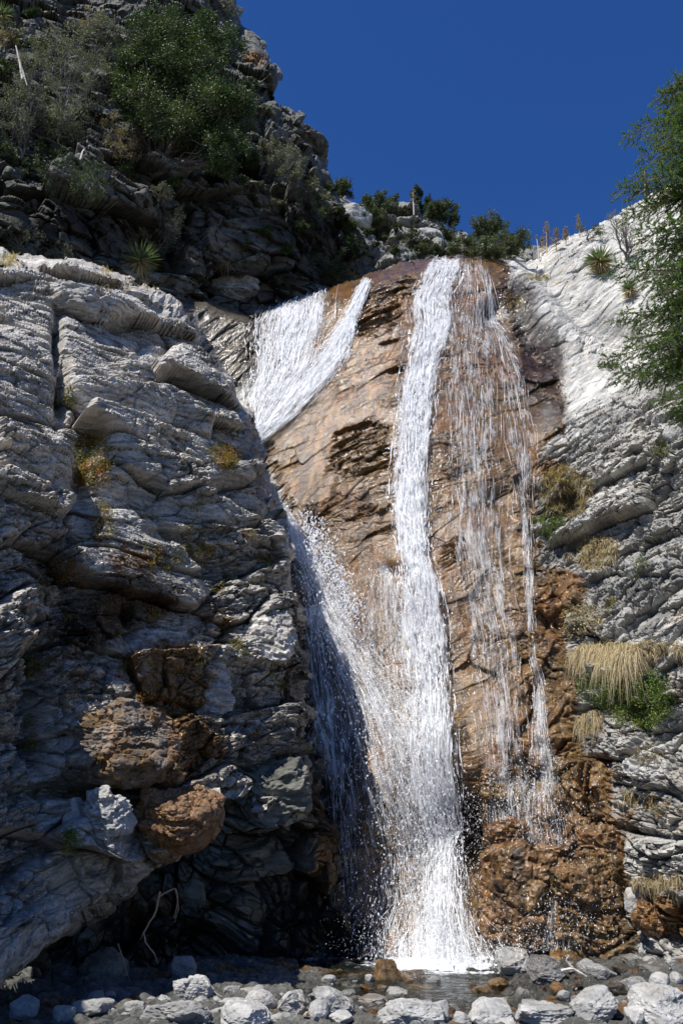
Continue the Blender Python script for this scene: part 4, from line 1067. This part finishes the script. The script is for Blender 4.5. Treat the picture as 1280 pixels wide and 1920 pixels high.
# hill and ridge
HS = [
 ('tree','small round tree on the skyline beside a dry yucca stalk, left end of the hill',640,372,[(645,355,22,18)],M_BUSH,16,70),
 ('shrub','dark bush on the hill just under its skyline',708,398,[(705,382,28,18)],M_BUSH,18,70),
 ('shrub','bush in the middle of the rocky hill',705,420,[(700,412,26,13)],M_BUSH,14,60),
 ('tree','dark twisted pine with a brown top behind the tall dry stalk',790,400,[(782,365,14,16),(800,385,20,18)],M_OAK,16,80),
 ('tree','broad dark tree leaning over the skyline at the right end of the hill',835,440,[(830,400,30,18),(848,412,18,14),(815,395,18,16)],M_BUSH,30,80),
 ('shrub','small bush below the leaning dark tree',845,450,[(838,440,22,14)],M_BUSH,12,60),
 ('tree','round green tree standing alone on the skyline notch',915,455,[(915,430,30,24)],M_BUSH,26,90),
 ('shrub','wide olive bush left of the round skyline tree',870,478,[(868,464,34,14)],M_BUSH,18,70),
 ('shrub','wide green bush right of the round skyline tree',955,478,[(960,460,40,16)],M_BUSH,24,70),
 ('shrub','low green bush behind the lip of the falls',910,480,[(915,468,38,12)],M_BUSH,16,70),
 ('shrub','small green bush in the gully beside the lip of the brown slab',790,480,[(795,470,22,12)],M_BUSH,12,50),
 ('shrub','small bush half way up the gully of the hill',765,460,[(768,450,16,14)],M_GREY,10,50),
]
for (nm, lab, bx, by, bl, lm, nc, nl) in HS:
    Yh = hitY(bx, by + 6, 40)
    shrub(nm, lab, bx, by, bl, lm, int(nc * 2.2), int(nl * 2.2), 3.2, 1.3, 'tree' if nm == 'tree' else 'shrub', Y=Yh, wood_name='trunk' if nm == 'tree' else 'stems', leaf_name='crown' if nm == 'tree' else 'foliage', lift=.8)
shrub('shrub', 'bare silvery shrub with tangled grey twigs behind the yucca on the white slope', 1175, 485, [(1165,420,36,30),(1185,450,40,34),(1145,415,26,22)], M_GREY, 40, 22, 2.6, 3.4, Y=22, twigs=12, lift=.6)
shrub('shrub', 'leafy green bush on the white ridge between the dry stalks and the bare shrub', 1100, 450, [(1100,432,30,14),(1125,430,20,14)], M_BUSH, 18, 60, 2.8, 2, Y=23, lift=.5)
shrub('shrub', 'dry tan bush of fine upright twigs left of the oak trunk', 225, 305, [(215,245,34,30),(235,275,34,34)], M_DRY, 34, 70, 3.4, 2.2, lift=.6, twigs=12, tb=-.15)
shrub('shrub', 'rusty brown dry bush high on the ledge at the top left', 168, 45, [(168,34,24,12)], M_DRY, 10, 60, 3, 2, lift=.4, tb=-.2)
shrub('shrub', 'reddish dry brush at the left edge below the corner yucca', 14, 88, [(12,74,26,20)], M_DRY, 12, 60, 3, 2, lift=.4, tb=-.25)

def yucca(label, px, py, rpx, n=150, green=.6, Y=None, group=None, trunk=0):
    p = anchored(px, py + rpx * .5, Y); m = mpp(px, py, p.y)
    c = unproject(px, py, p.y - rpx * m * .5)
    root = empty('yucca', tuple(p), label, 'yucca', group)
    d = rng.normal(size=(n, 3)); d[:, 2] = d[:, 2] * .8 + .35; d /= np.linalg.norm(d, axis=1)[:, None]
    G = Geo(); up = d[:, 2] > -.15
    k = up.sum(); G.blades(c + d[up] * rpx * m * .08, d[up], rpx * m * rng.uniform(.85, 1.1, k), rpx * m * .085, .04, rng.uniform(.1, .9, k), 2)
    G.build('blades', M_YUC, root, np.array(p))
    D = Geo(); n2 = n // 2
    d2 = rng.normal(size=(n2, 3)); d2[:, 2] = -np.abs(d2[:, 2]) * 1.1 - .1; d2 /= np.linalg.norm(d2, axis=1)[:, None]
    D.blades(c + d2 * rpx * m * .06, d2, rpx * m * rng.uniform(.6, 1.05, n2), rpx * m * .07, .15, rng.uniform(.2, 1, n2), 2)
    D.tube(bend(np.array(p), c, 4, 0, 0), [rpx * m * .2] * 4, 7, .1)
    D.build('dry_skirt', M_DRY, root, np.array(p))
yucca('large spiky yucca with a skirt of dead leaves, alone on the white slope', 1124, 492, 34, 260, Y=21.5)
yucca('smaller spiky yucca below the large one on the white slope', 1180, 543, 24, 150, Y=20)
yucca('dark spiky yucca in shade under the silvery shrub on the ledge', 262, 490, 40, 200)
yucca('pale spiky yucca cut by the left edge near the top corner', 4, 28, 26, 120)
yucca('small dark yucca at the foot of the large shrub on the left', 95, 238, 20, 90)

GK = 'dry yucca flower stalks on the skyline'
def stalk(label, px, py0, py1, lean=0, fluff=.45, wpx=7, Y=30, thick=1.7, color=M_STALK):
    p = anchored(px, py0, Y)
    if p.y > Y + 3 or p.y < Y - 6: p = at(px, py0, Y)
    m = mpp(px, py0, p.y)
    top = np.array(unproject(px + lean, py1, p.y)); b = np.array(p) - np.array([0, 0, .1])
    root = empty('yucca_stalk', tuple(p), label, 'dry stalk', GK)
    S = Geo(); S.tube(bend(b, top, 8, 0, .006), np.linspace(thick, .5, 8) * m, 6); S.build('stalk', M_DEAD if color is None else color, root, np.array(p))
    Bt = Geo(); H = top - b
    for t in rng.uniform(1 - fluff, 1, int(70 * fluff / .45)):
        q = b + H * t; w = wpx * m * (1.15 - t) ** .5 * rng.uniform(.5, 1.3)
        a = rng.uniform(0, 6.28); e = q + np.array([math.cos(a) * w, math.sin(a) * w, w * .5])
        Bt.tube(np.array([q, (q + e) / 2 + [0, 0, w * .1], e]), [m * .4, m * .32, m * .2], 3)
        Bt.leaves(e + rng.normal(0, w * .12, (4, 3)), m * 2.0, m * 1.4, None, rng.uniform(0, .6, 4))
    Bt.build('seed_head', M_DRY, root, np.array(p))
stalk('tall pale stalk with dark feathery top, standing before the pine on the hill', 777, 428, 358, -3, .30, 7, 44, 2.2, None)
stalk('thin stalk leaning beside the small round tree at the left end of the skyline', 648, 376, 345, -4, .3, 5, 48, 1.4)
stalk('bare white stalk, leftmost of those rising from the white ridge', 1011, 492, 442, -6, .12, 3, 25, 1.6, None)
stalk('tallest feathery tan stalk of those rising from the white ridge', 1024, 476, 416, 0, .75, 8, 25, 1.5)
stalk('feathery branching stalk right of the tallest one on the white ridge', 1041, 474, 430, 1, .7, 9, 25, 1.3)
stalk('short bushy stalk, second from the right on the white ridge', 1060, 462, 428, 0, .6, 7, 25, 1.3)
stalk('narrow reddish stalk beside the leafy bush, rightmost in open sky', 1086, 446, 403, -3, .6, 5, 25, 1.3)
stalk('short thin stalk between the bare white one and the tallest one', 1016, 480, 444, -2, .5, 4, 25, 1.0)
stalk('pinkish fluffy stalk seen through the top of the fir', 1209, 390, 316, -2, .35, 9, 23, 1.6)

# dead snag, driftwood, sticks, roots
def sticks(name, label, cat, paths, w, mat=M_DEAD, Y=None, lift=.05, part='twig'):
    """paths: list of [(px, py), ...]; the first path is the thing's main stem"""
    ps = []
    for path in paths:
        pts = []
        for (x, y) in path:
            yy = Y if Y else hitY(x, y, 12) - lift
            pts.append(unproject(x, y, yy))
        ps.append(np.array(pts))
    b = ps[0][0]; m = mpp(path[0][0], path[0][1], b[1])
    G = Geo(); k = 3 * len(ps[0])
    def dens(P):
        t = np.linspace(0, len(P) - 1, 3 * len(P)); i = np.clip(t.astype(int), 0, len(P) - 2); f = (t - i)[:, None]
        return P[i] * (1 - f) + P[i + 1] * f + rng.normal(0, m * .35, (len(t), 3))
    for i, P in enumerate(ps):
        Q = dens(P); G.tube(Q, np.linspace(w, w * .35, len(Q)) * m * (1 if i == 0 else .6), 6)
    o = G.build(name, mat, None, b)
    return tag(o, label, cat)
sticks('dead_snag', 'bleached white dead trunk leaning among the grey shrubs at the upper left', 'dead trunk', [[(44,150),(38,118),(30,86)],[(38,118),(52,160)]], 3.4, Y=hitY(44, 150, 22) - 2.2)
sticks('dead_branch', 'pale dead branch curling on the rocks left of the oak trunk', 'branch', [[(150,300),(158,280),(165,262)],[(158,280),(170,292)]], 1.8)
sticks('dry_stick', 'thin dry forked stick leaning over the pale squared boulder', 'stick', [[(425,1878),(404,1862),(380,1835)],[(404,1862),(420,1872)],[(412,1868),(428,1870)]], 1.7, Y=10.6)
sticks('driftwood', 'tan forked piece of driftwood among wet stones right of the splash', 'driftwood', [[(1050,1822),(1072,1815),(1100,1832),(1118,1830)],[(1072,1815),(1060,1800),(1066,1792)],[(1100,1832),(1088,1842)]], 3.6, Y=on_ground(1085, 1842).y - .1)
sticks('hanging_root', 'tan twisted root hanging down in the dark alcove', 'root', [[(300,1672),(292,1712),(270,1748),(274,1768),(290,1788),(296,1806)],[(270,1748),(263,1762)]], 2.2, mat=M_DRY if False else M_STALK, Y=11.8)
sticks('hanging_root', 'looped pale root hanging right of the twisted one in the alcove', 'root', [[(300,1680),(328,1664),(334,1690),(326,1722)],[(331,1668),(335,1704),(328,1730)]], 2.0, mat=M_STALK, Y=12.0)
sticks('dry_stick', 'long thin twig bent against the shaded back wall of the alcove', 'stick', [[(222,1770),(232,1800),(240,1830),(252,1850)]], 1.0, mat=M_STALK, Y=11.6)

# grasses and small plants rooted in the faces
def patch(name, label, cat, cx, cy, rx, ry, ntuft, blades_, Lpx, droop, mat, tone=(.1, .9), up=.7, wpx=.9, leafy=None, group=None, leafsz=4.0):
    roots = []
    for _ in range(ntuft):
        a = rng.uniform(0, 6.28); r = rng.uniform(0, 1) ** .5
        x, y = cx + rx * r * math.cos(a), cy + ry * r * math.sin(a)
        p, n = hit(x, y)
        if p is not None and not (cx > 1 and False): roots.append((np.array(p), np.array(n), x, y))
    if not roots: return
    ys = np.median([r[0][1] for r in roots]); roots = [r for r in roots if abs(r[0][1] - ys) < 2.5]
    m = mpp(cx, cy, ys); b = roots[len(roots) // 2][0]
    o = empty(name, tuple(b), label, cat, group)
    G = Geo()
    for (p, n, x, y) in roots:
        k = blades_
        n2 = n + np.array([-.1, -.8, 0]); n2 /= np.linalg.norm(n2)
        D = n2 * .6 + np.array([0, 0, up]) + rng.normal(0, .55, (k, 3))
        G.blades(p - n * .02 + rng.normal(0, 1.5 * m, (k, 3)), D, m * Lpx * rng.uniform(.5, 1.2, k), m * wpx * rng.uniform(.7, 1.4, k), droop * rng.uniform(.6, 1.4, k), rng.uniform(*tone, k), 3)
    G.build('blades' if leafy is None else 'stems', mat if leafy is None else M_DRY, o, b)
    if leafy is not None:
        Lf = Geo()
        for (p, n, x, y) in roots:
            k = int(leafy * rng.uniform(.5, 1.5))
            c = p + n * m * Lpx * .3 + np.array([0, 0, m * Lpx * .25])
            bt = rng.uniform(tone[0], tone[1])
            Lf.leaves(c + rng.normal(0, m * Lpx * .33, (k, 3)), m * leafsz * rng.uniform(.6, 1.3, k), m * leafsz * .65, None, np.clip(bt + rng.uniform(-.25, .25, k), 0, 1))
        Lf.build('leaves', mat, o, b)
    return o
GP = [ # dry grass
 ('tall tan grass covering the steep bank right of the brown slab',1062,925,50,48,190,16,22,.6,M_DRY,(.1,.8)),
 ('tan grass clump lower on the bank, right of the seep',1110,1035,52,32,150,16,20,.8,M_DRY,(.2,.9)),
 ('greenish grass on the wet lower end of the bank',1030,985,30,30,40,14,22,.5,M_LUSH,(.2,.9)),
 ('thick overhanging fringe of straw coloured grass on the ledge above the green plants',1135,1226,64,18,170,28,40,1.3,M_DRY,(.35,1)),
 ('straw grass spreading up the ledge to the right edge',1225,1220,55,14,60,18,26,.8,M_DRY,(.2,.85)),
 ('grey dry grass drooping below the green plants',1105,1350,28,16,30,18,36,1.4,M_DRY,(.2,.8)),
 ('grey dry grass drooping above the rust red rock',1232,1652,48,12,60,18,22,1.0,M_DRY,(.1,.7)),
 ('dry tan grass along the rim behind the left chute of the falls',655,520,40,8,36,12,22,.3,M_DRY,(.1,.8)),
 ('short yellow grass on the ledge at the left edge',22,490,24,10,22,12,20,.4,M_DRY,(.2,.9)),
 ('dry grass tuft on the rim of the shaded ledge left of the falls',418,500,20,8,16,12,18,.5,M_DRY,(.1,.7)),
 ('thin grass on the rocky rim below the shaded yucca',240,540,50,12,26,10,20,.5,M_DRY,(.0,.6)),
 ('yellow grass in the crack across the top of the white slope',1000,520,34,6,26,10,12,.5,M_DRY,(.1,.7)),
 ('dry moss and grass strip on the white slope above the dark stain',960,565,24,16,26,10,10,.5,M_DRY,(.0,.6)),
 ('dry brownish grass among pale blocks near the right edge',1190,1500,40,18,40,12,22,.7,M_DRY,(.0,.6)),
 ('dry brown tuft above the pale blocks at the lower right',1215,1415,26,14,24,12,20,.7,M_DRY,(.0,.5)),
 ('yellow grass at the corner of the buttress top, in front of the fractured block',190,515,20,10,14,10,16,.4,M_DRY,(.2,.8)),
]
for (lab, cx, cy, rx, ry, nt_, nb, L_, dr, mt, tn) in GP:
    patch('grass_clump', lab, 'grass', cx, cy, rx, ry, nt_, nb, L_, dr, mt, tn)
LP = [ # leafy plants
 ('green leafy mound with yellow flecks hanging on the right bank',1195,1310,66,60,230,40,16,M_LUSH,(.2,.95),1.0),
 ('deep green trailing plant between the straw fringe and the leafy mound',1130,1295,44,38,90,36,13,M_LUSH,(.05,.6),.9),
 ('brown dead stalks with withered leaves above the straw fringe',1092,1170,32,30,60,14,18,M_DRY,(.1,.9),.9),
 ('small yellow leaved plant in a crack right of the withered stalks',1148,1140,10,16,8,26,12,M_AUT,(.3,.7),1.0),
 ('small orange leaved plant between pale blocks near the right edge',1238,1520,12,16,8,26,12,M_AUT,(.4,.8),1.0),
 ('large orange and green plant in the deep crack of the buttress',172,865,36,55,90,40,15,M_AUT,(.0,1),1.0),
 ('small yellow green plant in the crack above the large orange one',137,745,12,16,9,30,13,M_AUT,(.1,.6),1.0),
 ('orange leaved plant on the right shoulder of the buttress',418,858,30,20,40,36,13,M_AUT,(.3,1),1.0),
 ('bright orange plant on the dark wet rock of the buttress',125,1068,18,20,13,32,12,M_AUT,(.6,1),.8),
 ('yellow plants on the ledge in the middle of the buttress',378,1035,36,16,28,24,12,M_AUT,(.2,.7),1.0),
 ('brown and yellow plants below the middle ledge of the buttress',300,1050,40,24,26,18,12,M_AUT,(.1,.8),.8),
 ('small yellow plant near the right edge of the buttress',500,1050,20,16,15,24,12,M_AUT,(.2,.7),1.0),
 ('rusty plant on the shady left side of the buttress',65,1250,24,22,18,28,12,M_AUT,(.1,.8),.9),
 ('green and orange plant near the lower left edge in shade',60,1385,16,40,14,24,12,M_AUT,(.1,.9),.9),
 ('bright yellow green plant beside the white broken rock',134,1578,17,18,16,40,11,M_LUSH,(.3,1),1.0),
 ('small greenish plant right of the pale blue grey block',452,1220,16,12,10,22,10,M_AUT,(.1,.6),.9),
 ('sprig of yellow leaves low on the right shoulder of the buttress',525,1285,22,12,12,20,10,M_AUT,(.2,.6),.9),
 ('thin orange plant at the foot of the large orange and green one',190,985,26,30,22,20,12,M_AUT,(.2,1),.8),
 ('low reddish plant in the middle of the buttress above the yellow plants',378,945,24,22,14,16,12,M_AUT,(.1,.8),.8),
 ('pale green sprig on the ledge under the white cliff',1200,1065,14,14,8,20,12,M_LUSH,(.2,.7),.9),
 ('green shrublet hanging from the dark crack below the lone white rock',1240,840,26,14,20,22,12,M_BUSH,(.1,.8),.9),
 ('small tuft of green leaves at the seam under the fir boughs',1140,690,20,8,12,18,9,M_BUSH,(.1,.8),.9),
]
for (lab, cx, cy, rx, ry, nt_, lf, L_, mt, tn, up) in LP:
    patch('cliff_plant', lab, 'plant', cx, cy, rx, ry, nt_, 5, L_ * 1.3, .4, mt, tn, up, .7, leafy=lf, leafsz=4.2)

# ------------------------------------------------------------------ fir at the right edge
def fir(px_trunk, Yt, label):
    p, n = hit(px_trunk, 800)
    bz = np.array(p); Yt = p.y
    top = bz + np.array([0, 0, 22.0])
    root = empty('fir_tree', tuple(bz), label, 'tree')
    T = Geo(); T.tube(bend(bz - [0, 0, .5], top, 14, 0, .002), np.linspace(.24, .05, 14), 10); T.build('trunk', M_BARK, root, bz)
    # boughs: start height row, end point in the picture, droop
    ends = [(1236,178),(1262,150),(1178,252),(1205,290),(1235,240),(1164,352),(1190,330),(1215,380),(1172,400),(1200,430),(1190,480),(1150,500),(1210,505),(1235,470),(1232,330),(1250,420),(1240,530),(1262,500),
            (1140,672),(1165,590),(1180,640),(1160,700),(1200,600),(1215,655),(1205,708),(1235,580),(1240,640),(1238,700),(1245,740),(1258,690),(1262,765),(1240,545),(1255,600),(1265,560),(1190,690),(1256,270),(1268,360),(1255,215),(1270,195)]
    Bw = Geo(); Nd = Geo()
    parts = []
    def shoot(a, d, ln, nn):
        q = a + d * ln
        Bw.tube(np.array([a, q]), [.004, .002], 3)
        t = rng.uniform(0, 1, nn)
        P = a + d * (ln * t)[:, None]
        o = rng.normal(size=(nn, 3)); o -= (o @ d)[:, None] * d; o /= np.linalg.norm(o, axis=1)[:, None]
        D = o + d * .95
        tn = np.clip(.15 + .55 * rng.uniform() + .25 * rng.uniform(-1, 1, nn), 0, 1)
        Nd.leaves(P, .030 * rng.uniform(.8, 1.3, nn), .0105, D, tn)
    ends = ends + [(x + rng.uniform(8, 50), y + rng.uniform(-40, 40)) for (x, y) in ends if x > 1225]
    for bi, (ex, ey) in enumerate(ends):
        Bw = Geo(); Nd = Geo()
        depth = Yt + rng.uniform(-1.3, .6)
        e = np.array(at(ex, ey, depth))
        Lb = abs(bz[0] - e[0])
        a = np.array([bz[0], bz[1], e[2] + Lb * .10 + rng.uniform(0, .25)])
        P = bend(a, e, 9, .05, .015)
        Bw.tube(P, np.linspace(.030, .006, 9), 5)
        ax = e - a; ax /= np.linalg.norm(ax)
        side = np.cross(ax, [0, 0, 1]); side /= np.linalg.norm(side)
        nb = int(6 + 5 * Lb)
        for k in range(nb):
            t = .22 + .78 * (k + rng.uniform()) / nb
            i = min(int(t * 8), 7); f = t * 8 - i; q = P[i] * (1 - f) + P[i + 1] * f
            for sg in (-1, 1):
                lb = (.62 * (1 - t) ** .7 + .16) * rng.uniform(.6, 1.15)
                d = ax * .75 + side * sg * .75 + np.array([0, 0, rng.uniform(-.45, .12)]); d /= np.linalg.norm(d)
                q2 = q + d * lb + np.array([0, 0, -.12 * lb])
                Bw.tube(np.array([q, (q + q2) / 2, q2]), [.007, .005, .003], 3)
                m_ = max(3, int(lb / .075))
                for z in range(m_):
                    tt = (z + .5) / m_
                    qq = q + (q2 - q) * tt
                    dd = d * .8 + rng.normal(0, .45, 3) + np.array([0, 0, -.35]); dd /= np.linalg.norm(dd)
                    shoot(qq, dd, rng.uniform(.11, .20), 40)
                shoot(q2, d, .12, 30)
        shoot(e, ax, .14, 40)
        b_ = Bw.build('bough', M_BARK, root, bz); nn_ = Nd.build('needles', M_FIR, b_, bz)
    return root
fir(1490, 12.6, 'fir tree with long green needled boughs reaching in from the right edge')

# scattered bushes of the mountainside and hill
GB = 'small bushes scattered over the shaded mountainside'
spots = [(60,30),(470,170),(500,215),(470,300),(505,285),(445,345),(480,360),(520,390),(620,360),(625,410),(650,440),(660,470),(560,430),(10,300),(90,300),(60,330),(330,350),(10,140),(70,100),(240,330),(300,370),(350,380),(500,440),(470,470),(540,470)]
for (x, y) in spots:
    p, n = hit(x, y)
    if p is None: continue
    w = random.uniform(14, 28); m = mpp(x, y, p.y)
    woody('bush', 'small dull green bush growing from a crack in the shaded mountainside', 'bush', p, [(x, y - w * .45, w, w * .62)], p.y - .3, random.choice([M_OAK, M_GREY, M_OAK]), M_TWIG, 16, 110, 3.3 * m, 1.8 * m, GB, twigs=6, wood_name='stems', leaf_name='foliage')
GH = 'small bushes scattered over the rocky hill'
for (x, y) in [(640,400),(665,375),(680,410),(730,395),(745,430),(725,450),(700,465),(760,405),(775,440),(655,430),(800,455),(690,440),(740,475),(675,480),(820,470),(712,372),(735,384)]:
    p, n = hit(x, y)
    if p is None: continue
    w = random.uniform(9, 17); m = mpp(x, y, p.y)
    woody('bush', 'small olive bush among the broken rocks of the hill', 'bush', p, [(x, y - w * .4, w, w * .6)], p.y - .4, M_BUSH, M_TWIG, 12, 110, 3.0 * m, 1.5 * m, GH, twigs=5, wood_name='stems', leaf_name='foliage')

# small dry tufts and seedlings in the cracks of the buttress
GT = 'small dry tufts growing in the cracks of the left buttress'
for k in range(34):
    x = random.uniform(60, 530); y = random.uniform(940, 1440)
    if x + 0 * y > 250 + .6 * (1500 - y): continue
    p, n = hit(x, y)
    if p is None or p.y > 16: continue
    patch('dry_tuft', 'small dry orange and brown tuft in a crack of the grey buttress', 'plant', x, y, random.uniform(8, 22), random.uniform(6, 12), 9, 4, 14, .4, random.choice([M_AUT, M_DRY, M_AUT]), (.1, .9), .9, .8, group=GT, leafy=12, leafsz=3.6)
